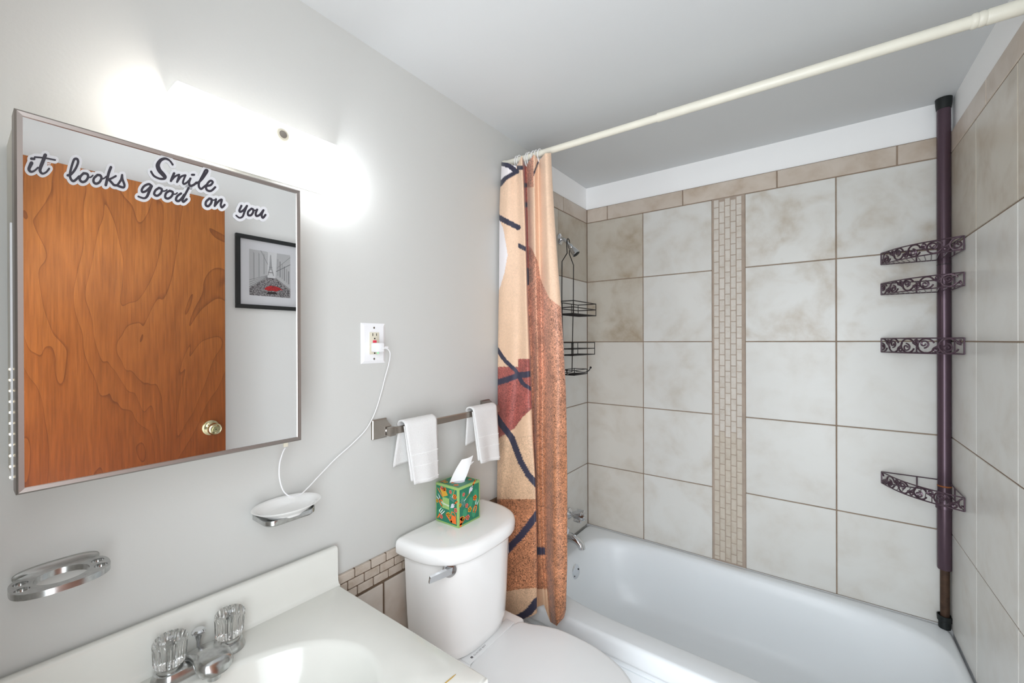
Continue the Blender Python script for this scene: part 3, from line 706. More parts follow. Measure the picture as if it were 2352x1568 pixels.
def lidl(i, z):
    # trapezoid back edge with rounded corners, round front
    out = []; pts = [(-0.110+i, -0.232-i), (0.110-i, -0.232-i), (0.150-i, -0.285), (0.180-i, -0.36), (0.187-i, -0.44), (0.178-i, -0.53), (0.145-i*0.8, -0.62), (0.085, -0.682+i), (0.0, -0.700+i),
                 (-0.085, -0.682+i), (-0.145+i*0.8, -0.62), (-0.178+i, -0.53), (-0.187+i, -0.44), (-0.180+i, -0.36), (-0.150+i, -0.285)]
    P = smoothpath([(scx+a, b, z) for a, b in pts], 5, True); return [tuple(p) for p in P]
def lids(k, z):
    P = lidl(0.0, z); return [(scx+(p[0]-scx)*k, -.45+(p[1]+.45)*k, z) for p in P]
MB().loft([lids(.975, .4215), lids(1, .4245), lids(1, .432), lids(.985, .4345), lids(.95, .4355), lids(.6, .4365), lids(.3, .437), lids(.02, .437)], cap0=True, cap1=True).build('seat_lid', seatplastic, to, angle=60)
hc = MB().box(scx-0.118, scx+0.118, -0.2335, -0.1955, 0.4325, 0.4375, 0.003, 2).build('hinge_cover', seatplastic, to)
m = MB(); text_mesh(m, 'GLACIER BAY', 0.0085, lambda x, y, o: Vector((scx-0.085+x, -0.2235+y, 0.4379+o)), 0.0, spacing=1.15)
m.poly([(0, 0), (0.008, 0), (0.008, 0.008), (0, 0.008)], lambda x, y, o: Vector((scx-0.098+x, -0.2240+y, 0.4379+o)), 0.0)
m.build('lettering', mat('grey_print', C(105, 105, 108), 0.6), hc, smooth=False)

# ------------------------------------------------------------------ tissue box on the tank lid
bx0, bx1, by0, by1, bz0 = -1.233, -1.124, -0.135, -0.026, LT+0.0012
bh_ = 0.133
tb = thing('tissue_box', 'green cube tissue box printed with garden tools on the toilet tank', 'tissue box', ((bx0+bx1)/2, (by0+by1)/2, bz0))
lg = mat('light_green_card', C(150, 186, 112), 0.45); dg_ = mat('green_print', C(38, 120, 92), 0.45); g2 = mat('leaf_print', C(56, 146, 104), 0.45)
orange = mat('orange_print', C(240, 116, 44), 0.45); gold = mat('gold_print', C(212, 160, 50), 0.45); pink = mat('pink_print', C(236, 112, 112), 0.45)
silver = mat('silver_print', C(214, 214, 224), 0.45); wht = mat('white_print', C(240, 242, 240), 0.45); teal = mat('rake_print', C(120, 156, 156), 0.45)
PM = [dg_, g2, orange, gold, pink, silver, wht, teal, lg]
MB().box(bx0, bx1, by0, by1, bz0, bz0+bh_, 0.0015, 2).build('carton', lg, tb)
def facemap(which):
    if which == 'L': return lambda u, v, o: Vector((bx0-0.0003-o, by1-u, bz0+v))       # faces the vanity; u runs from the wall to the room
    if which == 'F': return lambda u, v, o: Vector((bx0+u, by0-0.0003-o, bz0+v))
    return lambda u, v, o: Vector((bx0+u, by0+v, bz0+bh_+0.0003+o))
def flower(m, c, r, mi, f, o):
    for k in range(5): m.disc((c[0]+r*0.6*math.cos(k*1.257), c[1]+r*0.6*math.sin(k*1.257)), r*0.55, f, o, mi, 9)
    m.disc(c, r*0.3, f, o+0.0001, 3, 8)
def trowel(m, c, ang, L, f, o):
    def q(a, b): return (c[0]+a*math.cos(ang)-b*math.sin(ang), c[1]+a*math.sin(ang)+b*math.cos(ang))
    m.poly([q(0, 0), q(L*.3, L*.17), q(L*.5, L*.12), q(L*.52, 0), q(L*.5, -L*.12), q(L*.3, -L*.17)], f, o, 5)
    m.ribbon([q(L*.5, 0), q(L*.68, 0)], L*.07, f, o, 5); m.ribbon([q(L*.68, 0), q(L, 0)], L*.13, f, o, 2)
def rake(m, c, ang, L, f, o):
    def q(a, b): return (c[0]+a*math.cos(ang)-b*math.sin(ang), c[1]+a*math.sin(ang)+b*math.cos(ang))
    m.ribbon([q(0, 0), q(L*.3, 0)], L*.05, f, o, 6); m.ribbon([q(L*.3, 0), q(L, 0)], L*.05, f, o, 3)
    m.ribbon([q(0, -L*.3), q(0, L*.3)], L*.06, f, o, 7); m.ribbon([q(-L*.25, -L*.3), q(-L*.25, L*.3)], L*.03, f, o, 7)
    for k in range(7): b = -L*.3+L*.1*k; m.ribbon([q(0, b), q(-L*.3, b)], L*.03, f, o, 7)
def shears(m, c, ang, L, f, o):
    def q(a, b): return (c[0]+a*math.cos(ang)-b*math.sin(ang), c[1]+a*math.sin(ang)+b*math.cos(ang))
    for s_ in (-1, 1):
        m.poly([q(0, s_*L*.03), q(L*.45, s_*L*.14), q(L*.2, s_*L*.16), q(0, s_*L*.10)], f, o, 5)
        m.ribbon([q(0, s_*L*.04), q(-L*.2, s_*L*.14), q(-L*.5, s_*L*.12)], L*.11, f, o, 2)
def can(m, c, s_, f, o):
    m.poly([(c[0]-s_*.5, c[1]-s_*.5), (c[0]+s_*.5, c[1]-s_*.5), (c[0]+s_*.42, c[1]+s_*.45), (c[0]-s_*.35, c[1]+s_*.55)], f, o, 2)
    m.ribbon([(c[0]-s_*.4, c[1]-s_*.35), (c[0]-s_*.9, c[1]), (c[0]-s_*1.35, c[1]+s_*.4)], [s_*.3, s_*.2, s_*.12], f, o, 2)
    m.ribbon([(c[0]-s_*.5, c[1]+s_*.45), (c[0]-s_*.3, c[1]+s_*.95), (c[0]+s_*.2, c[1]+s_*.9), (c[0]+s_*.45, c[1]+s_*.4)], s_*.12, f, o, 2)
wW = bx1-bx0
m = MB(); f = facemap('L'); e_ = 0.006
m.poly([(e_*.7, e_), (wW-e_*1.3, e_), (wW-e_*1.3, bh_-e_*1.3), (e_*.7, bh_-e_*1.3)], f, 0, 0)
for c in ((.03, .06), (.08, .11), (.075, .05), (.02, .03), (.05, .08)): m.disc(c, .010, f, .00005, 1, 8, .016)
m.poly([(.020, .117), (.045, .121), (.060, .100), (.036, .090)], f, .0001, 3); m.ribbon([(.010, .115), (.036, .088), (.045, .086)], .003, f, .0001, 2)
for c in ((.030, .119), (.040, .115), (.046, .118)): flower(m, c, .006, 4 if c[0] < .035 else 2, f, .0002)
flower(m, (.072, .114), .006, 4, f, .0001); flower(m, (.092, .102), .008, 2, f, .0001)
rake(m, (.080, .096), 1.2, .035, f, .00015); trowel(m, (.072, .060), .75, .042, f, .0002)
shears(m, (.020, .078), 2.3, .046, f, .00015); flower(m, (.008, .070), .006, 3, f, .0001)
m.ribbon([(.010, .012), (.022, .030)], .005, f, .0002, 2)
for b in (-.008, 0, .008): m.ribbon([(.024+b*.4, .030-b*.3), (.026+b, .036-b*.3), (.036+b, .046-b*.4)], .0028, f, .0002, 6)
flower(m, (.028, .020), .007, 4, f, .0002); flower(m, (.062, .034), .009, 3, f, .0002); flower(m, (.096, .058), .007, 4, f, .0002)
can(m, (.086, .024), .026, f, .00025)
m.poly([(.034, .052), (.066, .052), (.066, .090), (.034, .090)], f, .0003, 8)
text_mesh(m, 'Kleenex', .0125, lambda x, y, o: f(.0275+x, .066+y+x*-.10, o), .0004, 6, .92, .25)
m.build('side_print', PM, tb, smooth=False)
m = MB(); f = facemap('F')
m.poly([(e_*.8, e_), (wW-e_, e_), (wW-e_, bh_-e_*1.2), (e_*.8, bh_-e_*1.2)], f, 0, 0)
for c in ((.02, .10), (.06, .07), (.085, .09), (.03, .04), (.075, .03), (.09, .06)): m.disc(c, .011, f, .00005, 1, 8, .018)
trowel(m, (.050, .100), .85, .050, f, .0001); rake(m, (.026, .083), .55, .044, f, .0001); shears(m, (.088, .050), 1.1, .046, f, .0001)
for c, r, mi in (((.025, .106), .006, 4), ((.082, .078), .009, 2), ((.040, .064), .007, 4), ((.055, .046), .009, 3), ((.020, .026), .008, 3), ((.045, .022), .008, 4), ((.008, .075), .006, 3)): flower(m, c, r, mi, f, .0001)
m.ribbon([(.010, .008), (.012, .030)], .012, f, .0001, 2); m.ribbon([(.014, .012), (.036, .028)], .005, f, .0001, 2)
m.build('front_print', PM, tb, smooth=False)
m = MB(); f = facemap('T')
m.poly([(e_, e_), (wW-e_, e_), (wW-e_, wW-e_), (e_, wW-e_)], f, 0, 0)
m.poly([(.035+.02*math.cos(a)*1.1+.02, .055+.026*math.sin(a)) for a in [2*PI*k/20 for k in range(20)]], f, .0002, 5)
for c, r, mi in (((.02, .03), .008, 2), ((.02, .08), .008, 3), ((.09, .085), .008, 2), ((.09, .03), .006, 2), ((.03, .055), .006, 2)): flower(m, c, r, mi, f, .0001)
m.ribbon([(.012, .095), (.035, .095)], .006, f, .0001, 2)
m.build('top_print', PM, tb, smooth=False)
# tissue sheet standing out of the slot, folded
c0 = Vector(((bx0+bx1)/2-0.008, (by0+by1)/2, bz0+bh_))
t1 = [[c0+Vector((-.024+.050*u, 0.010-.022*u, 0))+Vector((.056, -.010, .070))*v+Vector((-.004*v, .010*u*v+.004*math.sin(3*v+4*u), .006*u*v)) for u in [k/8 for k in range(9)]] for v in [k/10 for k in range(11)]]
top = t1[-1]; t2 = [[p+Vector((.016*v, -.016*v+0.0*u, -.030*v)) for u, p in enumerate(top)] for v in [0.0, .12, .3, .6, 1.0]]
m = MB().loft(t1, closed=False)
m.loft([[c0+Vector((.006+.034*u, .014-.010*u, 0))+Vector((.050, .008, .046))*v+Vector((.012*u*v, .006*math.sin(4*v), 0)) for u in [k/6 for k in range(7)]] for v in [k/8 for k in range(9)]], closed=False)
m.build('tissue_sheet', tissue_m, tb)

# ------------------------------------------------------------------ towel bar and washcloths
BZ = 1.163; bar_y = -0.062
tbx0, tbx1 = -1.448, -0.938
tr = thing('towel_bar', 'brushed nickel towel bar with square posts on the white wall', 'towel bar', ((tbx0+tbx1)/2, 0, BZ))
def sq(x, y, z, a, b): return [(x-a, y, z-b), (x+a, y, z-b), (x+a, y, z+b), (x-a, y, z+b)]
for x in (tbx0, tbx1):
    m = MB().loft([sq(x, -0.0003, BZ, .026, .030), sq(x, -0.007, BZ, .026, .030), sq(x, -0.009, BZ, .0235, .0275), sq(x, -.030, BZ, .0165, .020), sq(x, -.048, BZ, .0125, .0145), sq(x, -.050, BZ, .011, .013)], cap0=True, cap1=True)
    po = m.build('post', nickel, tr, angle=20)
    m = MB().lathe([(.0085, 0), (.0085, .004), (.010, .005), (.010, .008)], (x, -.050, BZ), (0, -1, 0), 20); m.build('neck_ring', chrome, po)
    s_ = 1 if x == tbx0 else -1
    MB().box(x-.011, x+.011, -.0745, -.0555, BZ-.0135, BZ+.0135, .002, 2).build('end_block', nickel, po)
MB().box(tbx0+.010, tbx1-.010, bar_y-.007, bar_y+.003, BZ-.0105, BZ+.0105, .0015, 1).build('bar', nickel, tr)
def washcloth(label, front, back, seed):
    rnd = random.Random(seed)
    tl, trr, br, bl = [PY(p[0], p[1], y) for p, y in zip(front, (-.0735, -.0735, -.088, -.094))]
    o = thing('washcloth', label, 'washcloth', ((tl.x+trr.x)/2, -.07, bl.z), 'washcloths on the towel bar')
    zt_ = BZ+.0105; bz_ = [PY(p[0], p[1], -.030) for p in back[1:]]
    def sheet(nm, dx, short, dy):
        g = []; NC = 16
        for r in range(0, 56):
            row = []
            for c in range(NC+1):
                u = c/NC
                a = tl.lerp(trr, u); b = bl.lerp(br, u)
                if r <= 28:              # front fall, from the hem up
                    v = 1-r/28; v *= (1-short)
                    p = a.lerp(b, v); p.y = -.0745-(a.y-b.y)*v*.9-dy+0.0045*math.sin(u*PI*2.2+seed)*v; p.z = zt_+(b.z-zt_)*v
                    p.x += dx*v
                elif r <= 38:            # over the bar
                    t = PI*(r-28)/10; p = Vector((a.x, -.064-(.0105+dy)*math.cos(t), zt_+(.0065+dy)*math.sin(t)))
                else:                    # back fall, opening towards the vanity
                    v = (r-38)/17; p = Vector((a.x+(bz_[0].x-tl.x+.012)*v*(1-u)+.004*v*u, -.0535+.0235*v+.005*math.sin(5*u+seed)*v, zt_+(bz_[0].z-zt_+.006*math.sin(u*PI))*v))
                row.append(p)
            g.append(row)
        if short: g = g[:29]
        ob = MB().loft(g, closed=False).build(nm, terry, o)
        md = ob.modifiers.new('thick', 'SOLIDIFY'); md.thickness = 0.005; md.offset = 1 if False else 0
        return ob
    ob = sheet('outer_fold', 0.0, 0.0, 0.0085); sheet('inner_fold', -.006, .06, 0.0028)
    for bv in (.50, .70, .945):
        pts = []
        for c in range(17):
            u = c/16; a = tl.lerp(trr, u); b = bl.lerp(br, u); p = a.lerp(b, bv); p.y = -.0745-(a.y-b.y)*bv*.9-.0085+0.0045*math.sin(u*PI*2.2+seed)*bv-.0028; p.z = zt_+(b.z-zt_)*bv; pts.append(p)
        MB().tube(pts, .0012, 5).build('woven_band', terryband, ob)
washcloth('white washcloth on the towel bar end above the vanity side', [(926, 977), (998, 967), (1005, 1096), (950, 1112)], [(905, 985), (897, 1076), (930, 1082)], 1)
washcloth('white washcloth on the towel bar beside the shower curtain', [(1083, 945), (1136, 937), (1142, 1054), (1099, 1063)], [(1083, 950), (1062, 1024), (1090, 1030)], 4)

# ------------------------------------------------------------------ outlet, charger, cable
ox, oz = -1.4665, 1.4278
ou = thing('wall_outlet', 'ivory receptacle outlet in a white wall plate above the towel bar', 'outlet', (ox, 0, oz))
pw, ph_ = 0.0425, 0.0615
m = MB().loft([sq(ox, -0.0004, oz, pw, ph_), sq(ox, -0.002, oz, pw, ph_), sq(ox, -0.0055, oz, pw-.006, ph_-.006), sq(ox, -0.0065, oz, pw-.009, ph_-.009)], cap0=True, cap1=True); m.build('wall_plate', white_pl, ou, angle=12)
rc = MB().box(ox-.0165, ox+.0165, -.0095, -.006, oz-.0335, oz+.0335, .0012, 2).build('receptacle', ivory_pl, ou)
def slot(x, z, w, h): MB().box(ox+x-w/2, ox+x+w/2, -.0099, -.0093, oz+z-h/2, oz+z+h/2).build('slot', dark, rc, smooth=False)
slot(-.0065, .0265, .0022, .0085); slot(.0065, .0265, .002, .0072); slot(-.0065, -.018, .0022, .0085); slot(.0065, -.018, .002, .0072)
MB().lathe([(.0024, 0), (.0024, .0006), (.001, .0006)], (ox, -.0094, oz+.0145), (0, -1, 0), 12).build('ground_hole', dark, rc)
MB().lathe([(.0024, 0), (.0024, .0006), (.001, .0006)], (ox, -.0094, oz-.0302), (0, -1, 0), 12).build('ground_hole', dark, rc)
MB().box(ox-.0065, ox+.0065, -.0108, -.0094, oz+.0015, oz+.009, .0005, 1).build('reset_button', red_pl, rc)
MB().lathe([(.0022, 0), (.0022, .0012), (.0008, .0016)], (ox+.0115, -.0094, oz-.0300), (0, -1, 0), 10).build('indicator_light', led_g, rc)
for s_ in (1, -1): MB().lathe([(.0032, 0), (.0030, .0012), (.0008, .0014)], (ox, -.0064, oz+s_*.0475), (0, -1, 0), 12).build('screw', nickel, ou)
chz = oz-.0125
chg = thing('usb_charger', 'small white cube phone charger plugged into the outlet', 'charger', (ox, -.01, chz))
MB().box(ox-.0145, ox+.0145, -.040, -.0105, chz-.0140, chz+.0140, .004, 3).build('charger_body', white_pl, chg)
cb = thing('charging_cable', 'thin white charging cable hanging from the charger to the mirror cabinet', 'cable', (-1.6, -.03, 1.2))
cp = [(878, 799, -.054), (890, 801, -.054), (896, 812, -.050), (893, 835, -.030), (884, 868, -.016), (876, 900, -.010), (862, 945, -.010), (842, 984, -.010), (810, 1018, -.012), (772, 1052, -.016), (735, 1090, -.030), (705, 1122, -.048),
      (688, 1136, -.058), (668, 1140, -.064), (651, 1127, -.062), (642, 1098, -.060), (642, 1066, -.060), (649, 1040, -.062), (655, 1028, -.062)]
MB().tube(smoothpath([PY(*p) for p in cp], 6), .0016, 8).build('cord', white_pl, cb)
p0 = PY(866, 799, -.047); MB().box(ox+.0148, ox+.034, -.0275-.004, -.0275+.004, chz-.004, chz+.003, .0015, 2).build('plug', white_pl, cb)
p1 = PY(656, 1018, -.062); MB().box(p1.x-.005, p1.x+.005, p1.y-.003, p1.y+.003, p1.z-.008, p1.z+.014, .001, 1).build('connector', usb_m, cb)

# ------------------------------------------------------------------ mirror cabinet
mx0, mx1, mz0, mz1, my_ = -2.1780, -1.7620, 1.2100, 1.7765, -0.150
mc = thing('medicine_cabinet', 'steel-framed mirror medicine cabinet on the wall above the sink', 'mirror cabinet', ((mx0+mx1)/2, 0, mz0))
MB().box(mx0+.001, mx1-.006, -.112, -.0005, mz0+.012, mz1-.012, .001, 1).build('cabinet_body', cream_w, mc)
door_ = MB().box(mx0+.004, mx1-.004, my_+.004, -.1135, mz0+.004, mz1-.004).build('door_backing', cream_w, mc, smooth=False)
fw = 0.0082
def framebar(a, b, n1, n2):
    # a,b outer corners; n1,n2 inner corners, mitred steel channel
    yb, yf = -.1135, my_-.003
    L0 = [Vector((a[0], yb, a[1])), Vector((a[0], yf+.002, a[1])), Vector((a[0]*.7+n1[0]*.3, yf, a[1]*.7+n1[1]*.3)), Vector((n1[0], yf+.0005, n1[1])), Vector((n1[0], my_+.002, n1[1]))]
    L1 = [Vector((b[0], yb, b[1])), Vector((b[0], yf+.002, b[1])), Vector((b[0]*.7+n2[0]*.3, yf, b[1]*.7+n2[1]*.3)), Vector((n2[0], yf+.0005, n2[1])), Vector((n2[0], my_+.002, n2[1]))]
    MB().loft([L0, L1], closed=False).build('frame_bar', steel, mc, angle=20)
oc = [(mx0, mz0), (mx1, mz0), (mx1, mz1), (mx0, mz1)]; ic = [(mx0+fw, mz0+fw), (mx1-fw, mz0+fw), (mx1-fw, mz1-fw), (mx0+fw, mz1-fw)]
for k in range(4): framebar(oc[k], oc[(k+1) % 4], ic[k], ic[(k+1) % 4])
MB().box(mx0+fw-.001, mx1-fw+.001, my_, my_+.0038, mz0+fw-.001, mz1-fw+.001).build('mirror_glass', mirror_m, mc, smooth=False)
# led strip stuck along the side of the cabinet
ls_ = thing('led_strip', 'thin strip of tiny warm diodes along the mirror cabinet side', 'led strip', (mx0, -.10, mz0))
MB().box(mx0-.0020, mx0+.0008, -.108, -.100, mz0+.014, mz1-.16, .0003, 1).build('strip_tape', white_pl, ls_)
z = mz0+.018
while z < mz0+.19:
    MB().box(mx0-.0034, mx0-.0021, -.1055, -.1025, z-.0013, z+.0013).build('diode', led_w, ls_, smooth=False); z += .0165

# word stickers on the mirror
def mmap(px, py, off): return PY(px, py, my_-.0004-off)
def crop_pts(st, ox_, oy_, sc): return [(ox_+x*sc, oy_+y*sc) for x, y in st]
K3 = (40, 330, 300/2352); K4 = (300, 340, 340/2352)
WORDS = {
 'it': (K3, [([(250, 268), (302, 272)], 38), ([(252, 352), (225, 408), (208, 460), (240, 503), (300, 490), (370, 430)], [58, 54, 46, 34, 28, 26]),
             ([(500, 208), (450, 340), (412, 440), (412, 500), (455, 538), (520, 510), (570, 450)], [56, 56, 50, 40, 30, 28, 30]), ([(312, 240), (480, 255), (680, 293)], 24)]),
 'looks': (K3, [([(905, 568), (960, 555), (1040, 460), (1090, 345), (1080, 280), (1030, 275), (1000, 335), (965, 450), (945, 560), (965, 640), (1010, 672), (1060, 640), (1110, 590)], 36),
                ([(1190, 532), (1135, 590), (1125, 650), (1170, 688), (1230, 668), (1272, 600), (1255, 543), (1190, 532)], 36), ([(1272, 605), (1320, 602), (1358, 570)], 22),
                ([(1440, 562), (1380, 620), (1370, 680), (1410, 718), (1470, 698), (1512, 630), (1495, 572), (1440, 562)], 36), ([(1512, 635), (1560, 622), (1600, 590)], 22),
                ([(1682, 425), (1640, 540), (1592, 742)], 42), ([(1772, 582), (1690, 625), (1630, 645)], 30), ([(1640, 640), (1690, 690), (1740, 742), (1800, 748)], 34),
                ([(1885, 565), (1865, 650), (1800, 745)], 34), ([(1885, 565), (1892, 640), (1928, 740), (1912, 785), (1850, 772), (1795, 748)], 34)]),
 'Smile': (K4, [([(668, 262), (620, 198), (550, 166), (475, 195), (432, 270), (455, 350), (512, 415), (548, 462), (520, 488), (450, 482), (370, 440), (325, 372)], [26, 22, 30, 44, 56, 56, 54, 44, 30, 26, 26, 26]),
                ([(690, 402), (660, 470), (642, 520)], 32), ([(642, 520), (700, 455), (762, 425), (768, 440), (738, 538)], 26), ([(738, 538), (800, 455), (868, 432), (862, 455), (832, 540), (852, 570), (900, 542), (930, 512)], 26),
                ([(950, 484), (928, 545), (945, 598), (1000, 585), (1045, 548)], 30), ([(976, 424), (1008, 424)], 28),
                ([(1045, 560), (1120, 510), (1188, 422), (1222, 362), (1190, 350), (1152, 420), (1092, 540), (1085, 610), (1120, 648), (1170, 612), (1210, 582)], 28),
                ([(1205, 600), (1270, 588), (1305, 542), (1270, 518), (1222, 562), (1198, 630), (1222, 672), (1280, 678), (1343, 622)], 28)]),
 'good': (K4, [([(338, 606), (290, 572), (218, 602), (178, 660), (192, 698), (250, 678), (318, 612)], 30), ([(332, 606), (295, 690), (260, 768), (210, 796), (122, 768)], [36, 38, 34, 26, 22]),
               ([(450, 632), (395, 672), (375, 730), (420, 757), (478, 718), (496, 655), (450, 632)], 30), ([(490, 680), (540, 682), (578, 662)], 18),
               ([(620, 677), (563, 717), (550, 780), (595, 802), (653, 763), (670, 702), (620, 677)], 30), ([(662, 728), (710, 732), (740, 712)], 18),
               ([(800, 722), (743, 762), (720, 820), (760, 842), (810, 800), (850, 742)], 30), ([(922, 632), (870, 730), (825, 820), (842, 852), (890, 812)], 30)]),
 'on': (K4, [([(1250, 802), (1200, 850), (1195, 905), (1235, 922), (1280, 870), (1286, 815), (1250, 802)], 30), ([(1284, 832), (1340, 822)], 18), ([(1356, 812), (1336, 918)], 28),
             ([(1336, 918), (1400, 842), (1448, 820), (1432, 900), (1452, 942), (1493, 902)], 28)]),
 'you': (K4, [([(1760, 917), (1728, 990), (1747, 1012), (1800, 980), (1848, 918)], 28), ([(1848, 918), (1810, 1010), (1780, 1085), (1730, 1107), (1677, 1070)], [28, 28, 26, 22, 20]),
              ([(1920, 962), (1868, 1010), (1868, 1062), (1910, 1067), (1946, 1020), (1946, 975), (1920, 962)], 28), ([(1948, 992), (1990, 987)], 18),
              ([(2010, 977), (1987, 1040), (2002, 1078), (2050, 1060), (2108, 990)], 28), ([(2110, 987), (2082, 1060), (2102, 1107), (2142, 1062)], 28)])}
import numpy as np
def stroke_mesh(segs, grow, cell, mapf, off, fill=False):
    # union of round-ended strokes as one flat sheet, cut out along its outline
    xs = [p[0] for g in segs for p in g[:2]]; ys = [p[1] for g in segs for p in g[:2]]; mg = grow+6
    gx = np.arange(min(xs)-mg, max(xs)+mg, cell); gy = np.arange(min(ys)-mg, max(ys)+mg, cell)
    X, Y = np.meshgrid(gx, gy); D = np.full(X.shape, 1e3)
    for a, b, w0, w1 in segs:
        vx, vy = b[0]-a[0], b[1]-a[1]; l2 = vx*vx+vy*vy+1e-9
        T = np.clip(((X-a[0])*vx+(Y-a[1])*vy)/l2, 0, 1)
        D = np.minimum(D, np.hypot(X-a[0]-vx*T, Y-a[1]-vy*T)-(w0+(w1-w0)*T))
    D = D-grow
    if fill:      # close small counters inside the letters
        for _ in range(2): D = np.where((D > 0) & (np.minimum(np.roll(D, 8, 0), np.roll(D, -8, 0)) < 0) & (np.minimum(np.roll(D, 8, 1), np.roll(D, -8, 1)) < 0) & (np.maximum(np.roll(D, 8, 0), np.roll(D, -8, 0)) < 0), -0.2, D)
    m = MB(); idx = {}
    def vert(x, y):
        k = (round(x, 3), round(y, 3))
        if k not in idx: idx[k] = len(m.v); m.v.append(tuple(mapf(x, y, off)))
        return idx[k]
    for j in range(len(gy)-1):
        if D[j:j+2].min() > 0: continue
        for i in range(len(gx)-1):
            c = [(gx[i], gy[j], D[j, i]), (gx[i+1], gy[j], D[j, i+1]), (gx[i+1], gy[j+1], D[j+1, i+1]), (gx[i], gy[j+1], D[j+1, i])]
            if min(q[2] for q in c) >= 0: continue
            f = []
            for k in range(4):
                a, b = c[k], c[(k+1) % 4]
                if a[2] < 0: f.append(vert(a[0], a[1]))
                if (a[2] < 0) != (b[2] < 0):
                    t = a[2]/(a[2]-b[2]); f.append(vert(a[0]+(b[0]-a[0])*t, a[1]+(b[1]-a[1])*t))
            g = [q for q, r in zip(f, f[1:]+f[:1]) if q != r]
            if len(g) > 2: m.f.append(tuple(g)); m.m.append(0)
    return m
for wd_, (K, strokes) in WORDS.items():
    fx = K[0]+strokes[0][0][0][0]*K[2]; fy = K[1]+strokes[0][0][0][1]*K[2]
    so = thing('word_sticker', 'black script sticker reading %s on the mirror' % wd_, 'sticker', mmap(fx, fy, 0), 'script word stickers on the mirror')
    segs = []
    for pts, w in strokes:
        P3 = smoothpath([(x, y, 0) for x, y in pts], 5); P2 = crop_pts([(p.x, p.y) for p in P3], *K)
        n = len(P2); ws = w if isinstance(w, list) else [w]*len(pts)
        wi = [lin_(ws+[ws[-1]], (len(ws)-1)*i/(n-1))*K[2]*0.60 for i in range(n)]
        segs += [(P2[i], P2[i+1], wi[i], wi[i+1]) for i in range(n-1)]
    mb_ = stroke_mesh(segs, 6.3, 0.6, mmap, .0002, True); ml_ = stroke_mesh(segs, 0.15, 0.45, mmap, .0006)
    mb_.build('backing', sticker_b, so, smooth=False); ml_.build('lettering', sticker_l, so, smooth=False)

# ------------------------------------------------------------------ vanity lamp
lx0, lx1 = -1.965, -1.594
lzt, lzb = 1.953, 1.826
vl = thing('vanity_light', 'glowing white wrap-shade wall light above the mirror cabinet', 'lamp', ((lx0+lx1)/2, 0, lzb))
prof = [(-.003, lzt-.001), (-.035, lzt), (-.066, lzt), (-.076, lzt-.003), (-.0805, lzt-.010), (-.082, lzt-.020)]
prof += [(-.082, lzt-.02-.055*k/4) for k in range(1, 5)]
for k in range(1, 11):
    a = (PI/2)*0.86*k/10; prof.append((-.082+.060*(1-math.cos(a)), lzt-.075-.052*math.sin(a)))
def shade_material():
    m, N, L, B = newmat('opal_shade')
    N.remove(B); out = N['Material Output']
    tr_ = N.new('ShaderNodeBsdfTranslucent'); tr_.inputs[0].default_value = (0.9, 0.9, 0.9, 1)
    df = N.new('ShaderNodeBsdfDiffuse'); df.inputs[0].default_value = (0.85, 0.85, 0.85, 1)
    mx = N.new('ShaderNodeMixShader'); mx.inputs[0].default_value = 0.35; L.new(df.outputs[0], mx.inputs[1]); L.new(tr_.outputs[0], mx.inputs[2])
    em = N.new('ShaderNodeEmission'); em.inputs[0].default_value = (1.0, 0.99, 0.97, 1); em.inputs[1].default_value = SHADE_E
    ad = N.new('ShaderNodeAddShader'); L.new(mx.outputs[0], ad.inputs[0]); L.new(em.outputs[0], ad.inputs[1]); L.new(ad.outputs[0], out.inputs['Surface'])
    return m
m = MB(); nx = 24
m.loft([[(lx0+(lx1-lx0)*i/nx, y, z) for (y, z) in prof] for i in range(nx+1)], closed=False)
so = m.build('glass_shade', shade_material(), vl)
md = so.modifiers.new('thick', 'SOLIDIFY'); md.thickness = .003; md.offset = 0
MB().box(lx0+.03, lx1-.03, -.014, -.0005, lzb+.012, lzt-.03, .003, 2).build('back_plate', white_pl, vl)
kx = -1.772; kz = 1.9175
kn = MB().lathe([(.0135, -.012), (.0135, -.004), (.0155, -.002), (.0155, .004), (.013, .008), (.0095, .0085)], (kx, -.0855, kz), (0, -1, 0), 24).build('finial_knob', ivory_pl, vl)
MB().lathe([(.0092, .0078), (.008, .0095), (.001, .0100)], (kx, -.0855, kz), (0, -1, 0), 20).build('finial_cap', nickel, kn)
ha_, hb_ = PY(545, 362, -.060), PY(655, 393, -.060); hz_ = (ha_.z+hb_.z)/2
MB().box(ha_.x, hb_.x, -.060, -.014, hz_-.010, hz_+.008, .003, 2).build('switch_housing', white_pl, vl)
MB().box(hb_.x-.045, hb_.x-.006, -.055, -.020, hz_-.0112, hz_-.0098, .0004, 1).build('switch_panel', usb_m, vl)
for i, (bx_, power, colr) in enumerate(((lx0+.055, LAMP_L, (1.0, .93, .84)), (lx1-.055, LAMP_R, (.90, .95, 1.0)))):
    bm_ = MB().lathe([(.008, -.030), (.010, -.012), (.018, .004), (.020, .014), (.016, .026), (.006, .033), (.001, .034)], (bx_, -.046, 1.893), (1 if i else -1, 0, 0), 18)
    bo = bm_.build('bulb', mat('bulb_glass_%d' % i, (1, 1, 1, 1), .3, emit=(*colr, 1), estr=9.0), vl)
    MB().lathe([(.013, 0), (.013, .03)], (bx_-(.03 if i else -.03)-(.03 if i else 0), -.046, 1.893), (1, 0, 0), 16).build('socket', white_pl, vl)
    l = bpy.data.lights.new('bulb_light', 'POINT'); l.energy = power; l.color = colr; l.shadow_soft_size = .022
    lo = bpy.data.objects.new('bulb_light', l); COL.objects.link(lo); lo.location = (bx_+(.03 if i else -.03)*0.9, -.046, 1.893)

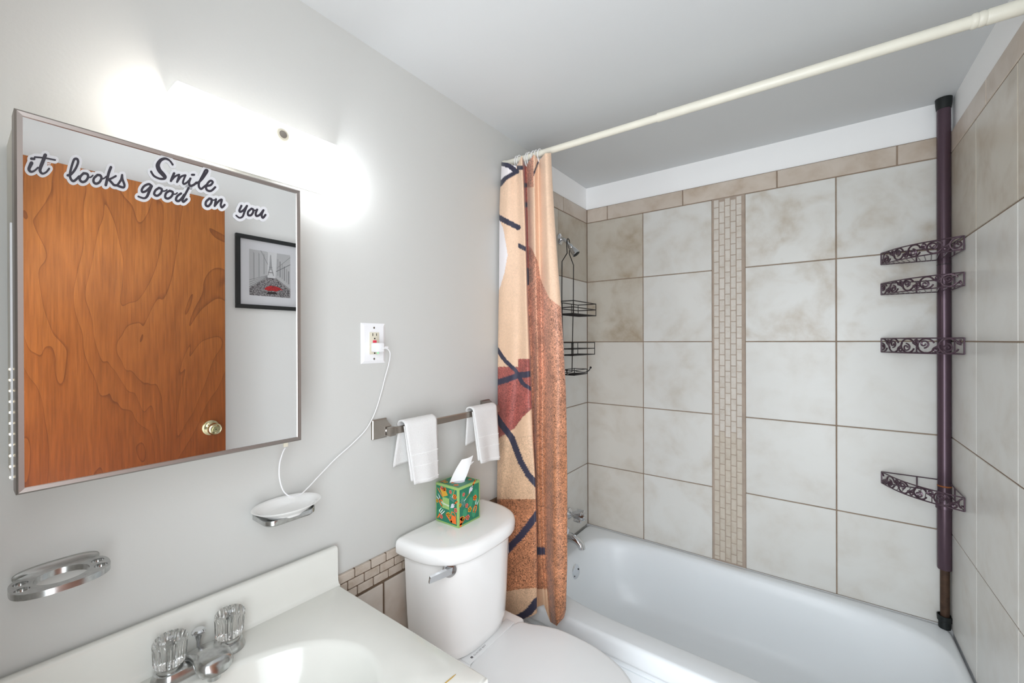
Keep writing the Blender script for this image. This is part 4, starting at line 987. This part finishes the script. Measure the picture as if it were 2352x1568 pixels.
# ------------------------------------------------------------------ toothbrush holder, soap holder with dish
th = thing('toothbrush_holder', 'spotted chrome toothbrush and tumbler holder on the wall left of the tap', 'toothbrush holder', (-2.118, 0, 1.02))
zt = 1.036; hxc = -2.1215; hl = 0.0595; hdp = 0.098
def stad(a, b, yb, z, n=48):   # flattened oval from the wall outwards
    out = []
    for k in range(n):
        t = 2*PI*k/n; c, s = math.cos(t), math.sin(t); r = (abs(c)**2.6+abs(s)**2.6)**(-1/2.6)
        out.append((hxc+a*c*r, yb-b+b*s*r, z))
    return out
def ellip(cx, cy_, a, b, z, n=48): return [(cx+a*math.cos(2*PI*k/n), cy_+b*math.sin(2*PI*k/n), z) for k in range(n)]
def plate_with_hole(outer, inner, zt_, zb_):
    m = MB(); o1 = [(x, y, zt_) for x, y, _ in outer]; o0 = [(x, y, zb_) for x, y, _ in outer]; i1 = [(x, y, zt_) for x, y, _ in inner]; i0 = [(x, y, zb_) for x, y, _ in inner]
    return m.loft([o1, i1, i0, o0, o1])
yc = -.0005-hdp/2
holes = [ellip(hxc, yc-.002, .033, .031, 0, 40)]+[ellip(hxc+sx*.0455, yc+sy*.034, .0088, .0088, 0, 18) for sx, sy in ((-1, .35), (-1, -.45), (1, .35), (1, -.45))]
def pierced(outer, holes, z1, z0):
    m = MB()
    for l in [outer]+holes:
        m.loft([[(x, y, z1) for x, y, _ in l], [(x, y, z0) for x, y, _ in l]])
    bm = bmesh.new(); ed = []
    for l in [outer]+holes:
        vv = [bm.verts.new((x, y, z1)) for x, y, _ in l]; ed += [bm.edges.new((vv[k], vv[(k+1) % len(vv)])) for k in range(len(vv))]
    bmesh.ops.triangle_fill(bm, use_beauty=True, edges=ed)
    bm.verts.index_update(); T_ = [[v.index for v in f.verts] for f in bm.faces]; V_ = [v.co.copy() for v in bm.verts]
    m.add(V_, T_); m.add([(v.x, v.y, z0) for v in V_], T_); bm.free(); return m
pierced(stad(hl, hdp/2, -.0005, 0), holes, zt, zt-.010).build('holder_plate', chrome_w, th, angle=30)
bpl = [(hxc+.053*math.cos(a)*(abs(math.cos(a))**2.6+abs(math.sin(a))**2.6)**(-1/2.6), zt-.002+.012*math.sin(a)*(abs(math.cos(a))**2.6+abs(math.sin(a))**2.6)**(-1/2.6)) for a in [2*PI*k/40 for k in range(40)]]
MB().loft([[(x, -.0005, z) for x, z in bpl], [(x, -.004, z) for x, z in bpl], [(hxc+(x-hxc)*.96, -.0052, zt-.002+(z-zt+.002)*.9) for x, z in bpl]], cap0=True, cap1=True).build('back_plate', mat('dull_chrome', C(186, 187, 184), .5, 1.0), th, angle=40)
sh_ = thing('soap_holder', 'small chrome wall soap tray holding a white oval dish', 'soap holder', (-1.745, 0, 1.01))
hxc2 = -1.752
def rrect(cx, y0, y1, hw, z, r, n=8):
    out = []
    for (qx, qy, a0) in ((cx+hw-r, y1-r if False else y0-r, 0), (cx-hw+r, y0-r, PI/2), (cx-hw+r, y1+r, PI), (cx+hw-r, y1+r, 1.5*PI)):
        for k in range(n+1): a = a0+PI/2*k/n; out.append((qx+r*math.cos(a), qy+r*math.sin(a), z))
    return out
zs = 1.013
tr_l = [rrect(hxc2, -.0005, -.094, .056, zs-.004, .022), rrect(hxc2, -.0005, -.097, .060, zs, .024), rrect(hxc2, -.0005, -.097, .060, zs+.010, .024), rrect(hxc2, -.003, -.095, .0575, zs+.010, .022), rrect(hxc2, -.003, -.094, .0565, zs+.002, .022)]
MB().loft(tr_l, cap0=True, cap1=True).build('tray', chrome_w, sh_, angle=40)
MB().box(hxc2-.024, hxc2+.012, -.030, -.0006, zs-.016, zs-.004, .004, 2).build('bracket', chrome_w, sh_)
dish = []
dcx, dcy, dz = -1.752, -.064, zs+.0055
for a, z in ((.034, 0), (.044, .0005), (.046, .004), (.056, .010), (.068, .0175), (.0765, .0225), (.0778, .0240), (.0765, .0245), (.066, .0205), (.057, .0130), (.049, .0075), (.040, .0060), (.004, .0055)):
    b = a*.78; dish.append(ellip(dcx, dcy, a, b, dz+z, 56))
ds = MB().loft(dish, cap0=True, cap1=True).build('oval_dish', plate_m, angle=60)
tag(ds, 'white oval porcelain dish resting on the small chrome tray', 'dish')

# ------------------------------------------------------------------ vanity, sink top and faucet
SL = 0.026      # the old top runs slightly uphill towards the door wall
vx0, vx1, vy1 = WX+0.004, -1.603, -0.568
def CZ(x): return 0.7665+(vx1-x)*SL
top_ = thing('washbasin', 'cultured marble vanity top with moulded oval sink and backsplash', 'sink', ((vx0+vx1)/2, -.28, .76))
scx_, scy_ = -1.955, -0.315
NL = 96
def rectloop(x0, x1, y0, y1, z, i=0.0):
    out = []; cx, cy_ = scx_, scy_
    for k in range(NL):
        t = 2*PI*k/NL; c, s = math.cos(t), math.sin(t)
        tx_ = ((x1-i-cx)/c if c > 0 else (x0+i-cx)/c) if abs(c) > 1e-9 else 1e9
        ty_ = ((y1-i-cy_)/s if s > 0 else (y0+i-cy_)/s) if abs(s) > 1e-9 else 1e9
        t_ = min(tx_, ty_); x, y = cx+c*t_, cy_+s*t_
        out.append((x, y, CZ(x)+z))
    return out
def ov_(a, b, z, dy=0.0): return [(scx_+a*math.cos(2*PI*k/NL), scy_+dy+b*math.sin(2*PI*k/NL), CZ(scx_+a*math.cos(2*PI*k/NL))+z) for k in range(NL)]
# snap a loop point onto each rectangle corner
def snap(l, x0, x1, y0, y1, z):
    l = list(l)
    for X in (x0, x1):
        for Y in (y0, y1):
            k = min(range(NL), key=lambda q: (l[q][0]-X)**2+(l[q][1]-Y)**2); l[k] = (X, Y, CZ(X)+z)
    return l
YB = -.0135
def RR(i, z): return snap(rectloop(vx0, vx1, vy1, YB, z, i), vx0+i, vx1-i, vy1+i, YB-i, z)
loops = [RR(.002, -.026), RR(0, -.024), RR(0, -.006), RR(.002, -.002), RR(.006, 0), ov_(.256, .196, 0), ov_(.250, .190, -.002), ov_(.242, .182, -.010), ov_(.228, .168, -.045), ov_(.190, .135, -.095), ov_(.12, .085, -.128), ov_(.03, .03, -.138)]
MB().loft(loops, cap1=True).build('basin_top', marble, top_, angle=50)
# backsplash with coved foot
bs = []
for x in [vx0+(vx1-vx0)*k/20 for k in range(21)]:
    z = CZ(x)
    bs.append([(x, -.0125, z-.02), (x, -.0125, z+.098), (x, -.016, z+.101), (x, -.026, z+.101), (x, -.0305, z+.098), (x, -.0320, z+.092), (x, -.0325, z+.03), (x, -.034, z+.010), (x, -.037, z+.003), (x, -.0425, z+.0004), (x, -.0425, z-.02)])
MB().loft(bs, closed=True, cap0=True, cap1=True).build('backsplash', marble, top_, angle=60)
MB().lathe([(.022, 0), (.021, .002), (.012, .003), (.001, .003)], (scx_, scy_, CZ(scx_)-.1375), (0, 0, 1), 24).build('drain', chrome, top_)
va = thing('vanity_cabinet', 'white painted vanity cabinet under the sink top', 'cabinet', ((vx0+vx1)/2, -.27, 0))
m = MB()
for q_ in ((vx0+.012, vx0+.030, -.535, -.014, .002, .735), (vx1-.030, vx1-.012, -.535, -.014, .002, .735), (vx0+.030, vx1-.030, -.030, -.014, .002, .735), (vx0+.030, vx1-.030, -.535, -.517, .002, .735), (vx0+.030, vx1-.030, -.517, -.030, .08, .095)): m.box(*q_)
m.build('body', cabinet_m, va)
for k in range(2):
    a = vx0+.03+k*(vx1-vx0-.06)/2; b = a+(vx1-vx0-.06)/2-.006
    dd = MB().box(a, b, -.553, -.536, .10, .70, .004, 2).build('door', cabinet_m, va)
    MB().lathe([(.006, 0), (.006, .012), (.014, .016), (.014, .022), (.004, .026)], (b-.03 if k == 0 else a+.03, -.553, .58), (0, -1, 0), 18).build('knob', nickel, dd)

fx_, fy_ = -1.931, -.074; fz = CZ(fx_)+.0012
fa = thing('sink_faucet', 'chrome two-handle sink faucet with clear acrylic knobs', 'faucet', (fx_, fy_, fz))
TM = Matrix.Translation((fx_, fy_, fz)) @ Matrix.Rotation(math.atan(SL), 4, 'Y')
def fl(u, v, w): return TM @ Vector((u, v, w))
def stadium(L, r, w, n=40):
    out = []
    for k in range(n):
        t = 2*PI*k/n; c, s = math.cos(t), math.sin(t); out.append(fl((L if c > 0 else -L if c < 0 else 0)*1.0+r*c if abs(c) > 1e-6 else 0, r*s, w))
    return out
MB().loft([stadium(.050, .030, 0), stadium(.050, .030, .004), stadium(.050, .027, .012), stadium(.050, .0255, .0165), stadium(.050, .022, .018)], cap0=True, cap1=True).build('base', chrome_w, fa, angle=30)
# spout: broad body rising from the base and bending over the bowl
def spsec(v, w, hw, hh, tilt, n=20):
    return [fl(hw*math.copysign(abs(math.cos(a))**.7, math.cos(a)), v-math.sin(tilt)*hh*math.copysign(abs(math.sin(a))**.7, math.sin(a)), w+math.cos(tilt)*hh*math.copysign(abs(math.sin(a))**.7, math.sin(a))) for a in [2*PI*k/n for k in range(n)]]
MB().loft([spsec(.020, .015, .027, .004, 0), spsec(.006, .018, .028, .012, 0), spsec(-.020, .030, .026, .013, .15), spsec(-.045, .036, .028, .013, 0), spsec(-.068, .034, .031, .0155, -.1), spsec(-.086, .031, .028, .0155, -.2), spsec(-.094, .030, .020, .012, -.2)], cap0=True, cap1=True).build('spout', chrome_w, fa, angle=60)
MB().lathe([(.0115, 0), (.0115, .016), (.009, .017)], fl(0, -.073, .002), TM.to_3x3() @ Vector((0, 0, 1)), 20).build('aerator', chrome_w, fa)
upv = TM.to_3x3() @ Vector((0, 0, 1))
MB().lathe([(.006, 0), (.0035, .004), (.0032, .018), (.0055, .026), (.0060, .031), (.0120, .036), (.0125, .040), (.009, .043), (.001, .0435)], fl(0, .016, .017), upv, 20).build('lift_rod', chrome, fa)
for s_ in (-1, 1):
    c = fl(s_*.0510, 0, .018)
    MB().lathe([(.021, 0), (.021, .006), (.0185, .008)], c, upv, 24).build('escutcheon', chrome_w, fa)
    loops = []; n = 72
    ax = upv; a_ = TM.to_3x3() @ Vector((1, 0, 0)); b_ = TM.to_3x3() @ Vector((0, 1, 0))
    for r, h, d in ((.020, .009, 0), (.0240, .0105, .05), (.0262, .020, .11), (.0276, .046, .11), (.0280, .054, .07), (.0276, .0575, .02), (.0245, .0602, 0), (.015, .0595, 0), (.0065, .0585, 0), (.002, .0585, 0)):
        loops.append([c+ax*h+(a_*math.cos(2*PI*k/n)+b_*math.sin(2*PI*k/n))*r*(1-d*(k % 4 in (0, 1))-0.03*math.cos(5*2*PI*k/n)*(1 if h > .048 and h < .0595 else .3)) for k in range(n)])
    kb = MB().loft(loops, cap0=True, cap1=True).build('acrylic_knob', acrylic, fa, angle=25)
    MB().lathe([(.0048, 0), (.0048, .0012), (.0025, .0018), (.0005, .0016)], c+ax*.0587, ax, 16).build('screw_cap', chrome, kb)
    MB().lathe([(.0055, 0), (.0055, .040), (.004, .042)], c+ax*.0105, ax, 14).build('stem', chrome_w, kb)
tp0, tp1 = PZ(1047, 1549, .7675), PZ(1026, 1567, .7675)
tp = MB().tube([tp0.lerp(tp1, k/4)+Vector((0, 0, .0012)) for k in range(8)], [.0004, .0010, .0012, .0012, .0012, .0012, .0010, .0004], 8).build('wooden_pick', wood_pick)
tag(tp, 'thin golden wooden pick lying on the vanity top corner', 'pick')

# ------------------------------------------------------------------ open door and picture on the right wall (seen in the mirror)
dx1 = -1.4755; dx0 = dx1-.80; dyf = -1.42
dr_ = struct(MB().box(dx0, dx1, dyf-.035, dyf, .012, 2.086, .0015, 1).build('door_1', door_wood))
dr_['label'] = 'brown stained wooden slab door opened flat against the right wall'
kx_, kz_ = dx1-.060, 1.045
kb = MB().lathe([(.033, 0), (.033, .003), (.030, .005), (.030, .008), (.026, .011), (.014, .014), (.0135, .028), (.018, .032), (.0255, .040), (.027, .050), (.0245, .060), (.021, .064), (.0185, .062), (.013, .0635), (.0125, .066), (.001, .066)], (kx_, dyf, kz_), (0, 1, 0), 36).build('door_knob', brass, dr_)
MB().lathe([(.0022, 0), (.0022, .0006), (.0005, .0006)], (kx_, dyf+.0662, kz_), (0, 1, 0), 10).build('keyhole', dark, kb)

rv = lambda px, py: None
def refl(px, py, yw):      # where a point seen in the mirror stands on the wall y = yw
    p = PY(px, py, 2*my_-yw); return p.x, p.z
pl, pt_ = refl(541, 534, WY+.012); _, pb = refl(538, 706, WY+.012); pr_ = pl+.325
pic = thing('framed_picture', 'black framed street print with a red umbrella, reflected in the mirror', 'picture', ((pl+pr_)/2, WY, pb))
yw = WY+.0015
fw_ = .020
for (a, b, c_, d) in ((pl, pr_, pb, pb+fw_), (pl, pr_, pt_-fw_, pt_), (pl, pl+fw_, pb+fw_, pt_-fw_), (pr_-fw_, pr_, pb+fw_, pt_-fw_)):
    MB().box(a, b, yw, yw+.016, c_, d, .001, 1).build('frame_bar', pframe, pic)
MB().box(pl+fw_, pr_-fw_, yw, yw+.006, pb+fw_, pt_-fw_).build('mat_board', pmat_m, pic, smooth=False)
ax0, ax1, az0, az1 = pl+.062, pr_-.062, pb+.068, pt_-.068
aw, ah = ax1-ax0, az1-az0
am = lambda u, v, o: Vector((ax0+u*aw, yw+.0064+o, az0+v*ah))
GM = [mat('print_%d' % g, C(g, g, g+3), .6) for g in (222, 196, 170, 142, 108)]+[mat('print_red', C(190, 48, 52), .6), street_print(), mat('print_dark', C(60, 52, 54), .6)]
m = MB()
m.poly([(0, 0), (1, 0), (1, 1), (0, 1)], am, 0, 0)
m.poly([(0, 0), (1, 0), (1, .18), (.62, .42), (.42, .42), (0, .16)], am, .0002, 6)
m.poly([(0, .16), (.42, .42), (.44, .98), (.40, 1), (0, 1)], am, .0002, 1); m.poly([(1, .18), (.62, .42), (.66, 1), (1, 1)], am, .0002, 1)
for k in range(6):
    a = .03+.06*k; t = a/.42; m.poly([(a, .28+.26*t), (a+.028, .285+.26*t), (a+.028, .92), (a, .96)], am, .0004, 2 if k % 2 else 1)
    b = .97-.055*k; t = (1-b)/.38; m.poly([(b-.025, .30+.24*t), (b, .30+.24*t), (b, .62+.10*k*.5), (b-.025, .62+.1*k*.5)], am, .0004, 2 if k % 2 else 3)
for k in range(4): m.ribbon([(0, .18+.05*k), (.42, .43+.012*k)], .010, am, .0005, 4 if k == 0 else 3)
m.ribbon([(1, .20), (.62, .43)], .010, am, .0005, 4); m.ribbon([(1, .78), (.64, .58)], .012, am, .0005, 4); m.ribbon([(1, .95), (.66, .66)], .010, am, .0005, 3); m.ribbon([(.27, 1), (.43, .72)], .012, am, .0005, 3)
# tower in the haze
m.poly([(.425, .47), (.445, .47), (.485, .60), (.52, .60), (.565, .47), (.585, .47), (.535, .66), (.515, .92), (.503, .95), (.490, .92), (.470, .66)], am, .0006, 2)
m.ribbon([(.445, .54), (.56, .54)], .018, am, .0007, 3); m.ribbon([(.468, .66), (.535, .66)], .014, am, .0007, 3)
# red umbrella lying on the cobbles
ub = [(.34, .155), (.40, .21), (.50, .245), (.62, .24), (.72, .215), (.80, .165), (.72, .165), (.64, .125), (.54, .135), (.44, .12), (.40, .14)]
m.poly(ub, am, .0008, 5)
for e in ((.44, .12), (.54, .135), (.64, .125), (.72, .165)): m.ribbon([(.56, .235), e], .006, am, .0009, 7)
m.poly([(.40, .05), (.68, .06), (.62, .11), (.44, .105)], am, .0008, 7)
m.build('street_print', GM, pic, smooth=False)
